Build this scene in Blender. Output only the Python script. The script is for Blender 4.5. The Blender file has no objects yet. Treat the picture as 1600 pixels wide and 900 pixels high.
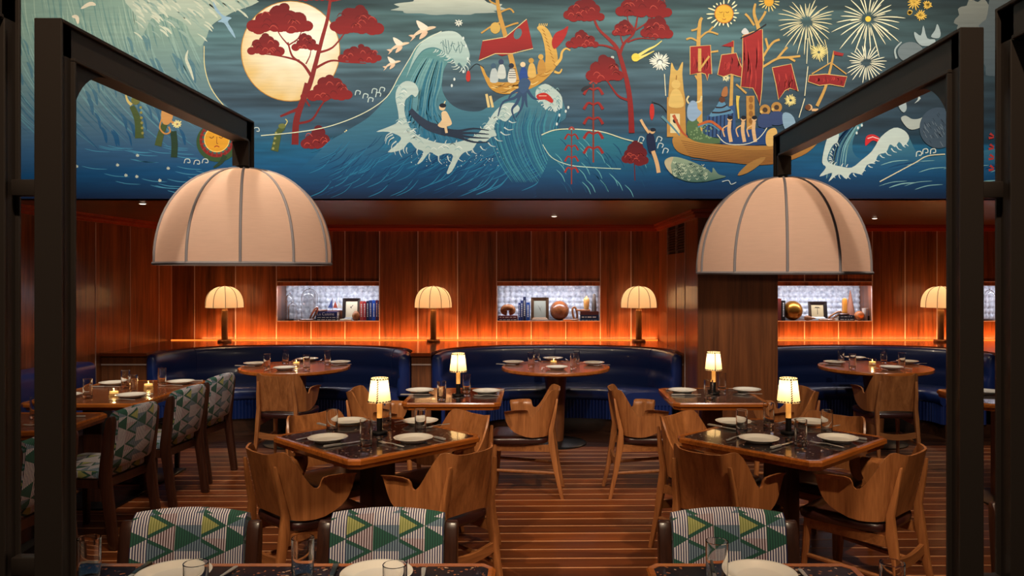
import bpy, bmesh, math, random
from mathutils import Vector, Matrix, noise
R = math.radians
PI = math.pi
random.seed(7)
sc = bpy.context.scene
COL = sc.collection

# ---------------------------------------------------------------- camera, world, lights, exposure
CH, F, CX, CY = 1.66, 1236.0, 838.0, 427.0      # eye height, focal length and principal point (1600x900 frame)
cam_d = bpy.data.cameras.new('camera'); cam = bpy.data.objects.new('camera', cam_d); COL.objects.link(cam)
cam.location = (0, 0, CH); cam.rotation_euler = (R(90), 0, 0)
cam_d.sensor_width = 36; cam_d.lens = F * 36 / 1600
cam_d.shift_x = (800 - CX) / 1600; cam_d.shift_y = (CY - 450) / 1600
cam_d.clip_start = .05
sc.camera = cam
sc.view_settings.view_transform = 'Standard'; sc.view_settings.look = 'None'
sc.view_settings.gamma = 1; sc.view_settings.use_curve_mapping = False
sc.view_settings.exposure = 0.0
w = bpy.data.worlds.new('world'); sc.world = w; w.use_nodes = True
w.node_tree.nodes['Background'].inputs[0].default_value = (1.0, .72, .5, 1)
w.node_tree.nodes['Background'].inputs[1].default_value = .045

def spot(loc, target, watt, col, size=60, blend=.8, rad=.06):
    l = bpy.data.lights.new('spot_light', 'SPOT'); o = bpy.data.objects.new('spot_light', l); COL.objects.link(o)
    o.location = loc; d = Vector(target) - Vector(loc); o.rotation_euler = d.to_track_quat('-Z', 'Y').to_euler()
    l.energy = watt; l.color = col; l.spot_size = R(size); l.spot_blend = blend; l.shadow_soft_size = rad
    return o
def area(loc, rot, sx, sy, watt, col, spread=180):
    l = bpy.data.lights.new('strip_light', 'AREA'); o = bpy.data.objects.new('strip_light', l); COL.objects.link(o)
    l.shape = 'RECTANGLE'; l.size = sx; l.size_y = sy; l.energy = watt; l.color = col; l.spread = R(spread)
    o.location = loc; o.rotation_euler = rot
    return o
def point(loc, watt, col, rad=.03, parent=None):
    l = bpy.data.lights.new('bulb_light', 'POINT'); o = bpy.data.objects.new('bulb_light', l); COL.objects.link(o)
    o.location = loc; l.energy = watt; l.color = col; l.shadow_soft_size = rad
    if parent: o.parent = parent
    return o
# picture spots on the high ceiling that wash the mural
for x in (-3.6, -2.2, -.8, .6, 2.0, 3.4):
    spot((x, 3.6, 4.3), (x, 6.1, 2.95), 185, (1, .96, .88), 88, 1, .08)
# ceiling spots over the dining tables
for x, y, tx, ty, e in ((-1.6, 2.2, -.9, 4.3, 380), (1.9, 2.2, 1.3, 4.3, 380), (-.1, 3.0, .1, 6.2, 270), (-1.3, 2.9, -2.6, 5.4, 190),
                        (-.45, .4, -.9, 2.5, 330), (.3, .4, .7, 2.5, 330), (2.2, 3.2, 3.0, 6.6, 150), (-1.6, 3.2, -2.1, 6.8, 140)):
    spot((x, y, 3.9), (tx, ty, .7), e, (1, .78, .54), 52, .9, .05)
# warm light strips along the foot of the panelled back wall
area((-1.3, 9.415, .872), (R(180-12), 0, 0), 5.5, .02, 25, (1, .34, .09))
area((4.5, 9.415, .872), (R(180-12), 0, 0), 4.4, .02, 20, (1, .34, .09))

# ---------------------------------------------------------------- helpers
def PX(px, py, Y):  # point at depth Y seen at a pixel
    return Vector(((px - CX) * Y / F, Y, CH - (py - CY) * Y / F))
def PZ(px, py, Z):  # point at height Z seen at a pixel
    Y = (CH - Z) * F / (py - CY)
    return Vector(((px - CX) * Y / F, Y, Z))
def lin(c):
    return tuple(((v / 255) / 12.92 if v / 255 <= .04045 else ((v / 255 + .055) / 1.055) ** 2.4) for v in c)

class MB:
    def __init__(s): s.v = []; s.f = []; s.c = []
    def add(s, vs, fs, col=None):
        b = len(s.v); s.v += [tuple(p) for p in vs]; s.f += [tuple(i + b for i in f) for f in fs]
        if col is not None: s.c += ([col] * len(vs) if isinstance(col[0], (int, float)) else list(col))
        return s
    def box(s, x0, x1, y0, y1, z0, z1):
        return s.add([(x0,y0,z0),(x1,y0,z0),(x1,y1,z0),(x0,y1,z0),(x0,y0,z1),(x1,y0,z1),(x1,y1,z1),(x0,y1,z1)],
                     [(0,3,2,1),(4,5,6,7),(0,1,5,4),(1,2,6,5),(2,3,7,6),(3,0,4,7)])
    def cbox(s, c, dx, dy, dz):
        return s.box(c[0]-dx/2, c[0]+dx/2, c[1]-dy/2, c[1]+dy/2, c[2]-dz/2, c[2]+dz/2)
    def lathe(s, prof, n=24, c=(0,0,0), cap=True):
        vs = []; idx = []
        for r, z in prof:
            if r < 1e-5: idx.append([len(vs)]*n); vs.append((c[0], c[1], c[2]+z))
            else:
                idx.append(list(range(len(vs), len(vs)+n)))
                vs += [(c[0]+r*math.cos(2*PI*i/n), c[1]+r*math.sin(2*PI*i/n), c[2]+z) for i in range(n)]
        fs = []
        for a, b in zip(idx, idx[1:]):
            for i in range(n):
                j = (i+1) % n; q = []
                for v in (a[i], a[j], b[j], b[i]):
                    if v not in q: q.append(v)
                if len(q) > 2: fs.append(tuple(q))
        if cap:
            if prof[0][0] > 1e-5: fs.append(tuple(idx[0])[::-1])
            if prof[-1][0] > 1e-5: fs.append(tuple(idx[-1]))
        return s.add(vs, fs)
    def tube(s, path, rad, n=8, closed=False, flat=1.0, up=None):
        path = [Vector(p) for p in path]; N = len(path); vs = []; fs = []
        prev = None
        for i, p in enumerate(path):
            if closed: t = path[(i+1) % N] - path[i-1]
            else: t = path[min(i+1, N-1)] - path[max(i-1, 0)]
            t.normalize()
            if prev is None:
                a = Vector(up) if up else (Vector((0,0,1)) if abs(t.z) < .9 else Vector((1,0,0)))
                u = (a - t*a.dot(t)).normalized()
            else: u = (prev - t*prev.dot(t)).normalized()
            prev = u; v = t.cross(u)
            r = rad[i] if isinstance(rad, (list, tuple)) else rad
            for k in range(n):
                a = 2*PI*k/n + PI/n
                vs.append(p + u*(r*math.cos(a)) + v*(r*math.sin(a)*flat))
        for i in range(N if closed else N-1):
            j = (i+1) % N
            for k in range(n): fs.append((i*n+k, i*n+(k+1) % n, j*n+(k+1) % n, j*n+k))
        if not closed:
            fs.append(tuple(range(n))[::-1]); fs.append(tuple((N-1)*n+k for k in range(n)))
        return s.add(vs, fs)
    def prism(s, poly, z0, z1):
        n = len(poly)
        vs = [(x, y, z0) for x, y in poly] + [(x, y, z1) for x, y in poly]
        fs = [tuple(range(n))[::-1], tuple(range(n, 2*n))] + [(i, (i+1) % n, n+(i+1) % n, n+i) for i in range(n)]
        return s.add(vs, fs)
    def grid(s, rows, closed=False, flip=False):
        nr = len(rows); m = len(rows[0]); vs = [p for r in rows for p in r]; fs = []
        for i in range(nr-1):
            for k in range(m if closed else m-1):
                q = (i*m+k, i*m+(k+1) % m, (i+1)*m+(k+1) % m, (i+1)*m+k)
                fs.append(q[::-1] if flip else q)
        return s.add(vs, fs)
    def beam(s, a, b, wx, wy, wx2=None, wy2=None):   # tapered bar between a and b, sections level in x, y
        wx2 = wx2 or wx; wy2 = wy2 or wy; vs = []
        for p, X, Y in ((a, wx, wy), (b, wx2, wy2)):
            for sx, sy in ((-1,-1),(1,-1),(1,1),(-1,1)): vs.append((p[0]+sx*X/2, p[1]+sy*Y/2, p[2]))
        return s.add(vs, [(0,3,2,1),(4,5,6,7),(0,1,5,4),(1,2,6,5),(2,3,7,6),(3,0,4,7)])
    def mesh(s, name, bevel=0, smooth=True, seg=2, angle=35, origin=None, recalc=True):
        me = bpy.data.meshes.new(name)
        vs = s.v if origin is None else [(a-origin[0], b-origin[1], c-origin[2]) for a, b, c in s.v]
        me.from_pydata(vs, [], s.f)
        if s.c:
            at = me.color_attributes.new('Col', 'FLOAT_COLOR', 'POINT')
            at.data.foreach_set('color', [x for c in s.c for x in (*c[:3], 1.0)])
        if bevel or recalc:
            bm = bmesh.new(); bm.from_mesh(me)
            if recalc: bmesh.ops.recalc_face_normals(bm, faces=bm.faces)
            if bevel:
                es = [e for e in bm.edges if len(e.link_faces) == 2 and e.calc_face_angle(0) > R(30)]
                bmesh.ops.bevel(bm, geom=es, offset=bevel, segments=seg, affect='EDGES', profile=.5, clamp_overlap=True)
            bm.to_mesh(me); bm.free()
        if smooth:
            me.polygons.foreach_set('use_smooth', [True]*len(me.polygons))
            me.set_sharp_from_angle(angle=R(angle))
        me.update()
        return me

def obj(name, mb, m, parent=None, loc=None, **kw):
    me = mb.mesh(name, **kw) if isinstance(mb, MB) else mb
    o = bpy.data.objects.new(name, me); COL.objects.link(o)
    if m is not None and not me.materials: me.materials.append(m)
    if parent: o.parent = parent
    if loc is not None: o.location = loc
    return o
def tag(o, label, cat, group=None):
    o['label'] = label; o['category'] = cat
    if group: o['group'] = group
    return o
def thing(name, label, cat, loc=(0,0,0), rz=0, group=None):
    o = bpy.data.objects.new(name, None); COL.objects.link(o); o.empty_display_size = .1
    o.location = loc; o.rotation_euler = (0, 0, rz)
    return tag(o, label, cat, group)
def struct(name, mb, m, label=None, parent=None, **kw):
    o = obj(name, mb, m, parent, **kw)
    o['kind'] = 'structure'
    if label: o['label'] = label
    return o
def copy_tree(root, loc, rz, label, group=None):
    def rec(o, par):
        c = o.copy(); COL.objects.link(c); c.parent = par
        for ch in kids.get(o, ()): rec(ch, c)
        return c
    kids = {}
    for o in list(root.children_recursive): kids.setdefault(o.parent, []).append(o)
    c = rec(root, None); c.location = loc; c.rotation_euler = (0, 0, rz); c['label'] = label
    if group: c['group'] = group
    return c
def interp(tab, x):
    if x <= tab[0][0]: return tab[0][1]
    for (a, b), (c, d) in zip(tab, tab[1:]):
        if x <= c: return b + (d-b)*(x-a)/(c-a)
    return tab[-1][1]
def catmull(pts, per=6, closed=False):
    n = len(pts); out = []
    for i in range(n if closed else n-1):
        if closed: p = [pts[(i+k-1) % n] for k in range(4)]
        else: p = [pts[max(0, min(n-1, i+k-1))] for k in range(4)]
        for j in range(per):
            t = j/per
            out.append(tuple(.5*((2*b)+(-a+c)*t+(2*a-5*b+4*c-d)*t*t+(-a+3*b-3*c+d)*t**3) for a, b, c, d in zip(*p)))
    if not closed: out.append(tuple(pts[-1]))
    return out
def rrect(x0, x1, y0, y1, r, n=4):
    out = []
    for cx, cy, a0 in ((x1-r, y0+r, -90), (x1-r, y1-r, 0), (x0+r, y1-r, 90), (x0+r, y0+r, 180)):
        for k in range(n+1):
            a = R(a0 + 90*k/n); out.append((cx+r*math.cos(a), cy+r*math.sin(a)))
    return out

# ---------------------------------------------------------------- materials
def new_mat(name):
    m = bpy.data.materials.new(name); m.use_nodes = True
    return m, m.node_tree.nodes, m.node_tree.links, m.node_tree.nodes['Principled BSDF']
def plain(name, c, rough=.5, metal=0, coat=0, emit=None, es=0, spec=.5, bump=0, bscale=200, sheen=0):
    m, N, L, b = new_mat(name)
    b.inputs['Base Color'].default_value = (*lin(c), 1); b.inputs['Roughness'].default_value = rough
    b.inputs['Metallic'].default_value = metal; b.inputs['Coat Weight'].default_value = coat
    b.inputs['Specular IOR Level'].default_value = spec; b.inputs['Coat Roughness'].default_value = .08
    if sheen: b.inputs['Sheen Weight'].default_value = sheen
    if emit: b.inputs['Emission Color'].default_value = (*lin(emit), 1); b.inputs['Emission Strength'].default_value = es
    if bump:
        tc = N.new('ShaderNodeTexCoord'); n = N.new('ShaderNodeTexNoise'); n.inputs['Scale'].default_value = bscale
        n.inputs['Detail'].default_value = 3
        bp = N.new('ShaderNodeBump'); bp.inputs['Strength'].default_value = bump; bp.inputs['Distance'].default_value = .002
        L.new(tc.outputs['Object'], n.inputs['Vector']); L.new(n.outputs['Fac'], bp.inputs['Height']); L.new(bp.outputs[0], b.inputs['Normal'])
    return m
def wood(name, c1, c2, axis=2, scale=14, stretch=14, rough=.35, coat=0, bump=.06, vary=.25, knots=True):
    m, N, L, b = new_mat(name)
    tc = N.new('ShaderNodeTexCoord'); oi = N.new('ShaderNodeObjectInfo')
    mp = N.new('ShaderNodeMapping'); s = [scale]*3; s[axis] = scale/stretch; mp.inputs['Scale'].default_value = s
    mu = N.new('ShaderNodeVectorMath'); mu.operation = 'SCALE'; mu.inputs[0].default_value = (37, 53, 71)
    L.new(oi.outputs['Random'], mu.inputs['Scale'])
    ad = N.new('ShaderNodeVectorMath'); L.new(tc.outputs['Object'], mp.inputs['Vector'])
    L.new(mp.outputs[0], ad.inputs[0]); L.new(mu.outputs[0], ad.inputs[1])
    n1 = N.new('ShaderNodeTexNoise'); n1.inputs['Scale'].default_value = 1.0; n1.inputs['Detail'].default_value = 7; n1.inputs['Roughness'].default_value = .65
    n1.inputs['Distortion'].default_value = 1.2
    n2 = N.new('ShaderNodeTexNoise'); n2.inputs['Scale'].default_value = 7.0; n2.inputs['Detail'].default_value = 4
    L.new(ad.outputs[0], n1.inputs['Vector']); L.new(ad.outputs[0], n2.inputs['Vector'])
    mx = N.new('ShaderNodeMath'); mx.operation = 'MULTIPLY_ADD'; mx.inputs[1].default_value = .35; L.new(n2.outputs['Fac'], mx.inputs[0]); L.new(n1.outputs['Fac'], mx.inputs[2])
    rp = N.new('ShaderNodeValToRGB'); e = rp.color_ramp.elements
    e[0].position = .45; e[0].color = (*lin(c2), 1); e[1].position = .9; e[1].color = (*lin(c1), 1)
    L.new(mx.outputs[0], rp.inputs['Fac'])
    hv = N.new('ShaderNodeHueSaturation'); mr = N.new('ShaderNodeMapRange')
    mr.inputs['To Min'].default_value = 1-vary; mr.inputs['To Max'].default_value = 1+vary
    L.new(oi.outputs['Random'], mr.inputs['Value']); L.new(mr.outputs[0], hv.inputs['Value']); L.new(rp.outputs['Color'], hv.inputs['Color'])
    L.new(hv.outputs[0], b.inputs['Base Color'])
    b.inputs['Roughness'].default_value = rough; b.inputs['Coat Weight'].default_value = coat; b.inputs['Coat Roughness'].default_value = .12
    if bump:
        bp = N.new('ShaderNodeBump'); bp.inputs['Strength'].default_value = bump; bp.inputs['Distance'].default_value = .002
        L.new(mx.outputs[0], bp.inputs['Height']); L.new(bp.outputs[0], b.inputs['Normal'])
    return m

M = {}
M['panel'] = wood('panel_wood', (170,98,54), (66,33,16), 2, 9, 20, .34, .35, .05, .16)
M['pillar'] = wood('pillar_wood', (128,72,36), (72,36,16), 2, 8, 20, .38, .2, .05, .1)
M['ledge'] = wood('ledge_wood', (150,72,34), (100,44,20), 0, 9, 20, .2, .5, .02, .05)
M['crown'] = wood('crown_wood', (186,78,38), (140,54,26), 0, 9, 20, .35, .2, .02, .05)
M['soffit'] = wood('soffit_wood', (92,54,28), (40,22,12), 0, 7, 20, .32, .3, .04, .05)
M['plank'] = wood('plank_wood', (136,70,28), (66,28,10), 0, 11, 22, .42, .08, .05, .3)
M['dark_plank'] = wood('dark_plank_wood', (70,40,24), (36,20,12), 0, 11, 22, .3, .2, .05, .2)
M['inlay'] = plain('inlay', (204,146,104), .45)
M['oak'] = wood('oak_ply', (184,118,68), (122,70,36), 2, 16, 14, .38, .15, .05, .1)
M['oak_h'] = wood('oak_solid', (168,106,60), (112,66,34), 0, 16, 12, .4, .1, .05, .1)
M['edge'] = wood('table_edge_wood', (192,108,44), (126,64,22), 0, 18, 14, .25, .5, .04, .08)
M['top_wood'] = wood('table_top_wood', (134,76,40), (86,44,22), 0, 10, 18, .25, .3, .02, .05)
M['walnut'] = wood('dark_frame_wood', (70,38,26), (40,20,14), 2, 16, 14, .35, .2, .04, .1)
M['column'] = wood('column_wood', (128,74,40), (80,44,24), 2, 14, 16, .4, .15, .04, .1)
M['leather'] = plain('oxblood_leather', (52,24,22), .32, coat=.15, bump=.15, bscale=260)
M['navy'] = plain('navy_leather', (21,40,94), .36, coat=.12, bump=.12, bscale=240)
M['navy_d'] = plain('navy_skirt', (20,40,96), .4)
M['steel'] = plain('blackened_steel', (43,36,32), .42, metal=.2, bump=.08, bscale=40)
M['strip'] = plain('satin_metal', (206,186,180), .4, metal=.2)
M['bronze'] = plain('dark_bronze', (146,106,64), .3, metal=.4)
M['black'] = plain('black_metal', (20,19,20), .35, metal=.3)
M['china'] = plain('white_china', (236,230,220), .18, coat=.3)
M['cutlery'] = plain('cutlery_steel', (225,220,214), .3, metal=.6)
M['green_handle'] = plain('dark_handle', (30,44,44), .3, coat=.3)
M['wax'] = plain('wax', (255,225,170), .5, emit=(255,190,90), es=.5)
M['flame'] = plain('flame', (255,220,150), .5, emit=(255,205,110), es=6)
M['tube'] = plain('lit_tube', (232,178,104), .45, emit=(255,170,80), es=.55)
M['bulb'] = plain('bulb', (255,230,190), .5, emit=(255,214,150), es=6)
M['lens'] = plain('lens', (255,240,220), .5, emit=(255,236,210), es=3)
M['led'] = plain('led_strip', (255,140,60), .5, emit=(255,120,40), es=2.0)
M['seam'] = plain('seam_tape', (146,144,156), .7)
M['seam_d'] = plain('seam_cord', (70,52,36), .7)
M['stitch'] = plain('stitch_cord', (38,26,16), .8)
M['dark'] = plain('dark_void', (14,10,9), .8)
M['plaster'] = plain('dark_plaster', (40,34,30), .8)

def glass_mat(name, tint=(255,255,255), rough=.0, ior=1.45):
    m, N, L, b = new_mat(name)
    b.inputs['Base Color'].default_value = (*lin(tint), 1); b.inputs['Roughness'].default_value = rough
    b.inputs['Transmission Weight'].default_value = 1; b.inputs['IOR'].default_value = ior
    return m
M['glass'] = glass_mat('clear_glass')

def shade_mat(name, base, emit, es, trans=.5, weave=True):
    m, N, L, b = new_mat(name)
    out = N['Material Output']; N.remove(b)
    d = N.new('ShaderNodeBsdfDiffuse'); t = N.new('ShaderNodeBsdfTranslucent'); mx = N.new('ShaderNodeMixShader'); mx.inputs[0].default_value = trans
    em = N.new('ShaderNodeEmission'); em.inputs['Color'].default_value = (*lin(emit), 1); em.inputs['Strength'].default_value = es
    ad = N.new('ShaderNodeAddShader')
    tc = N.new('ShaderNodeTexCoord'); n = N.new('ShaderNodeTexNoise'); mp = N.new('ShaderNodeMapping'); mp.inputs['Scale'].default_value = (20, 20, 260)
    n.inputs['Scale'].default_value = 1; n.inputs['Detail'].default_value = 3
    rp = N.new('ShaderNodeMixRGB'); rp.inputs[1].default_value = (*[v*.86 for v in lin(base)], 1); rp.inputs[2].default_value = (*lin(base), 1)
    L.new(tc.outputs['Object'], mp.inputs[0]); L.new(mp.outputs[0], n.inputs['Vector']); L.new(n.outputs['Fac'], rp.inputs[0])
    L.new(rp.outputs[0], d.inputs['Color']); L.new(rp.outputs[0], t.inputs['Color'])
    L.new(d.outputs[0], mx.inputs[1]); L.new(t.outputs[0], mx.inputs[2]); L.new(mx.outputs[0], ad.inputs[0]); L.new(em.outputs[0], ad.inputs[1])
    L.new(ad.outputs[0], out.inputs['Surface'])
    return m
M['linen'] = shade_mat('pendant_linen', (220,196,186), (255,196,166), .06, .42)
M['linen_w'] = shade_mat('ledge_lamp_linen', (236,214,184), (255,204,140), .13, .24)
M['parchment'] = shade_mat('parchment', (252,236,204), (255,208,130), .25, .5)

def terrazzo():
    m, N, L, b = new_mat('black_terrazzo')
    tc = N.new('ShaderNodeTexCoord'); v = N.new('ShaderNodeTexVoronoi'); v.inputs['Scale'].default_value = 90
    n = N.new('ShaderNodeTexNoise'); n.inputs['Scale'].default_value = 30
    ds = N.new('ShaderNodeVectorMath'); ds.operation = 'MULTIPLY_ADD'; ds.inputs[1].default_value = (.03, .03, .03)
    L.new(n.outputs['Color'], ds.inputs[0]); L.new(tc.outputs['Object'], ds.inputs[2]); L.new(tc.outputs['Object'], n.inputs['Vector'])
    L.new(ds.outputs[0], v.inputs['Vector'])
    sp = N.new('ShaderNodeSeparateColor'); L.new(v.outputs['Color'], sp.inputs[0])
    rp = N.new('ShaderNodeValToRGB'); rp.color_ramp.interpolation = 'CONSTANT'; e = rp.color_ramp.elements
    e[0].color = (*lin((26,24,28)), 1); e[1].position = .8; e[1].color = (*lin((150,92,58)), 1)
    x = e.new(.9); x.color = (*lin((84,80,92)), 1); x = e.new(.96); x.color = (*lin((190,160,136)), 1)
    L.new(sp.outputs[0], rp.inputs['Fac'])
    lt = N.new('ShaderNodeMath'); lt.operation = 'LESS_THAN'; lt.inputs[1].default_value = .5; L.new(v.outputs['Distance'], lt.inputs[0])
    mx = N.new('ShaderNodeMixRGB'); mx.inputs[1].default_value = (*lin((24,22,26)), 1); L.new(lt.outputs[0], mx.inputs[0]); L.new(rp.outputs[0], mx.inputs[2])
    L.new(mx.outputs[0], b.inputs['Base Color']); b.inputs['Roughness'].default_value = .16; b.inputs['Coat Weight'].default_value = .5
    return m
M['stone'] = terrazzo()

def textile():
    m, N, L, b = new_mat('woven_triangle_cloth')
    uv = N.new('ShaderNodeUVMap'); uv.uv_map = 'UVMap'; sx = N.new('ShaderNodeSeparateXYZ'); L.new(uv.outputs[0], sx.inputs[0])
    def mth(op, a, b_=None, c=None):
        n = N.new('ShaderNodeMath'); n.operation = op
        for i, v in enumerate((a, b_, c)):
            if v is None: continue
            if isinstance(v, (int, float)): n.inputs[i].default_value = v
            else: L.new(v, n.inputs[i])
        return n.outputs[0]
    a, bb = .09, .086
    u = mth('DIVIDE', sx.outputs['X'], a); v = mth('DIVIDE', sx.outputs['Y'], bb)
    iu = mth('FLOOR', u); fu = mth('FRACT', u); par = mth('MODULO', mth('ADD', iu, 100.0), 2.0)
    vk = mth('ADD', v, mth('MULTIPLY', par, .5)); iv = mth('FLOOR', vk)
    d = mth('ABSOLUTE', mth('MULTIPLY_ADD', mth('FRACT', vk), 2.0, -1.0))     # 0 on the middle line of a triangle, 1 at its base corners
    slack = mth('SUBTRACT', mth('SUBTRACT', 1.0, fu), d)
    right = mth('GREATER_THAN', slack, 0.0); core = mth('GREATER_THAN', slack, .3)
    per = mth('MULTIPLY', sx.outputs['X'], 2*PI/.0088)
    st = mth('GREATER_THAN', mth('SINE', per), -.1)
    def c4(t): return (*lin(t), 1)
    def mixc(f, c1, c2):
        n = N.new('ShaderNodeMixRGB')
        for i, v in ((0, f), (1, c1), (2, c2)):
            if isinstance(v, tuple): n.inputs[i].default_value = v
            else: L.new(v, n.inputs[i])
        return n.outputs[0]
    s0 = mixc(st, c4((26,32,84)), c4((226,220,222)))
    s1 = mixc(st, c4((70,36,48)), c4((206,192,200)))
    s2 = mixc(st, c4((22,62,58)), c4((40,92,74)))
    s3 = mixc(st, c4((126,132,70)), c4((172,172,108)))
    s4 = mixc(st, c4((40,58,86)), c4((126,146,160)))
    wn = N.new('ShaderNodeTexWhiteNoise'); wn.noise_dimensions = '3D'
    cb = N.new('ShaderNodeCombineXYZ'); L.new(iu, cb.inputs[0]); L.new(iv, cb.inputs[1]); L.new(right, cb.inputs[2]); L.new(cb.outputs[0], wn.inputs['Vector'])
    rnd = wn.outputs['Value']
    gold = mixc(core, s2, mixc(mth('GREATER_THAN', rnd, .6), s3, s4))                    # gold or grey heart with a green border
    c_right = mixc(par, gold, mixc(mth('GREATER_THAN', rnd, .28), s2, s0))
    c_left = mixc(par, mixc(mth('GREATER_THAN', rnd, .45), s1, s0), mixc(mth('GREATER_THAN', rnd, .2), s4, s0))
    c = mixc(right, c_left, c_right)
    L.new(c, b.inputs['Base Color']); b.inputs['Roughness'].default_value = .85; b.inputs['Sheen Weight'].default_value = .1
    bp = N.new('ShaderNodeBump'); bp.inputs['Strength'].default_value = .3; bp.inputs['Distance'].default_value = .001; L.new(st, bp.inputs['Height']); L.new(bp.outputs[0], b.inputs['Normal'])
    return m
M['cloth'] = textile()

def paint_mat():
    m, N, L, b = new_mat('mural_paint')
    at = N.new('ShaderNodeVertexColor'); at.layer_name = 'Col'
    tc = N.new('ShaderNodeTexCoord'); mp = N.new('ShaderNodeMapping'); mp.inputs['Scale'].default_value = (2.2, 1, 26)
    n = N.new('ShaderNodeTexNoise'); n.inputs['Scale'].default_value = 2; n.inputs['Detail'].default_value = 6
    mr = N.new('ShaderNodeMapRange'); mr.inputs['To Min'].default_value = .8; mr.inputs['To Max'].default_value = 1.2
    L.new(tc.outputs['Object'], mp.inputs[0]); L.new(mp.outputs[0], n.inputs['Vector']); L.new(n.outputs['Fac'], mr.inputs['Value'])
    mx = N.new('ShaderNodeVectorMath'); mx.operation = 'SCALE'; L.new(at.outputs['Color'], mx.inputs[0]); L.new(mr.outputs[0], mx.inputs['Scale'])
    L.new(mx.outputs[0], b.inputs['Base Color']); b.inputs['Roughness'].default_value = .6; b.inputs['Specular IOR Level'].default_value = .2
    return m
M['paint'] = paint_mat()

def bubble_glass():
    m, N, L, b = new_mat('backlit_bubble_glass')
    tc = N.new('ShaderNodeTexCoord'); n = N.new('ShaderNodeTexNoise'); n.inputs['Scale'].default_value = 26; n.inputs['Detail'].default_value = 3
    L.new(tc.outputs['Object'], n.inputs['Vector'])
    rp = N.new('ShaderNodeValToRGB'); e = rp.color_ramp.elements
    e[0].position = .3; e[0].color = (*lin((170,176,196)), 1); e[1].position = .65; e[1].color = (*lin((232,238,250)), 1)
    L.new(n.outputs['Fac'], rp.inputs[0]); L.new(rp.outputs[0], b.inputs['Base Color']); L.new(rp.outputs[0], b.inputs['Emission Color'])
    b.inputs['Emission Strength'].default_value = .12; b.inputs['Roughness'].default_value = .12; b.inputs['Coat Weight'].default_value = .6
    return m
M['bubble'] = bubble_glass()

# ---------------------------------------------------------------- the room
YB = 9.5                                  # panelled back wall
XL = -4.38                                # panelled left wall
ZL = .86                                  # ledge height
ZC = 2.24                                 # underside of the low wooden ceiling
YM = 6.1                                  # mural wall above the front of the low ceiling
XR = 7.4
# floor: planks with pale inlay strips, laid almost square to the view
fl = struct('floor', MB().box(-5.2, XR, -.6, YB+.4, -.06, -.012), M['dark_plank'])
PITCH = .148
plank_me = MB().box(-6.0, 7.4, -PITCH/2+.007, PITCH/2-.007, -.012, 0).mesh('plank', smooth=False); plank_me.materials.append(M['plank'])
dplank_me = MB().box(-6.0, 7.4, -.032, .032, -.012, 0).mesh('plank', smooth=False); dplank_me.materials.append(M['dark_plank'])
inlay_me = MB().box(-6.0, 7.4, -.0058, .0058, -.012, .0004).mesh('inlay_strip', smooth=False); inlay_me.materials.append(M['inlay'])
y = .61
while y < 7.5:
    for me, nm, dy in ((plank_me, 'plank', PITCH/2), (inlay_me, 'inlay_strip', 0)):
        o = obj(nm, me, None, fl); o.location = (0, y+dy, 0); o.rotation_euler = (0, 0, R(.9))
    y += PITCH
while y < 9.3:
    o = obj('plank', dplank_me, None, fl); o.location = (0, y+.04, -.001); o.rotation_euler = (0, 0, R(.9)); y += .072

# back wall
def X9(px): return (px - CX) * YB / F
wb = struct('wall_back', MB().box(XL-.3, XR, YB+.42, YB+.5, 0, 2.6), M['dark'])
GAP = .004
def panel(x0, x1, z0, z1, parent, m='panel'):
    o = obj('panel', MB().box(x0+GAP, x1-GAP, 0, .03, z0+GAP, z1-GAP), M[m], parent, bevel=.002, seg=1, smooth=False)
    o.location = (0, YB, 0); return o
def seam_v(x, z0, z1):
    return obj('seam_strip', MB().box(x-.0055, x+.0055, YB-.004, YB+.02, z0, z1), M['strip'], wb, smooth=False)
def seam_h(x0, x1, z):
    return obj('seam_strip', MB().box(x0, x1, YB-.004, YB+.02, z-.0045, z+.0045), M['strip'], wb, smooth=False)
ZT = 2.17
NZ0, NZ1 = 1.085, 1.56
cols = [X9(v) for v in (268, 304, 368, 432, 486, 539, 593, 653, 715, 776, 830, 884, 938, 986, 1034)]
cols2 = [X9(v) for v in (1140, 1202, 1257, 1310, 1363, 1414, 1464, 1535, 1589, 1643, 1697)]
niches = [(cols[3], cols[6]), (cols[9], cols[12]), (cols2[1], cols2[4]), (cols2[7], cols2[10])]
def in_niche(a, b): return any(a >= n0-.01 and b <= n1+.01 for n0, n1 in niches)
for cl in (cols, cols2):
    for a, b in zip(cl, cl[1:]):
        if in_niche(a, b):
            panel(a, b, NZ1, ZT, wb); panel(a, b, ZL, NZ0, wb)
        else: panel(a, b, ZL, ZT, wb)
    for x in cl:
        inside = any(n0+.01 < x < n1-.01 for n0, n1 in niches)
        if inside: seam_v(x, NZ1, ZT); seam_v(x, ZL, NZ0)
        else: seam_v(x, ZL, ZT)
panel(cols2[-1], XR, ZL, ZT, wb)
for n0, n1 in niches: seam_h(n0, n1, NZ1); seam_h(n0, n1, NZ0)
ND = .38
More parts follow.
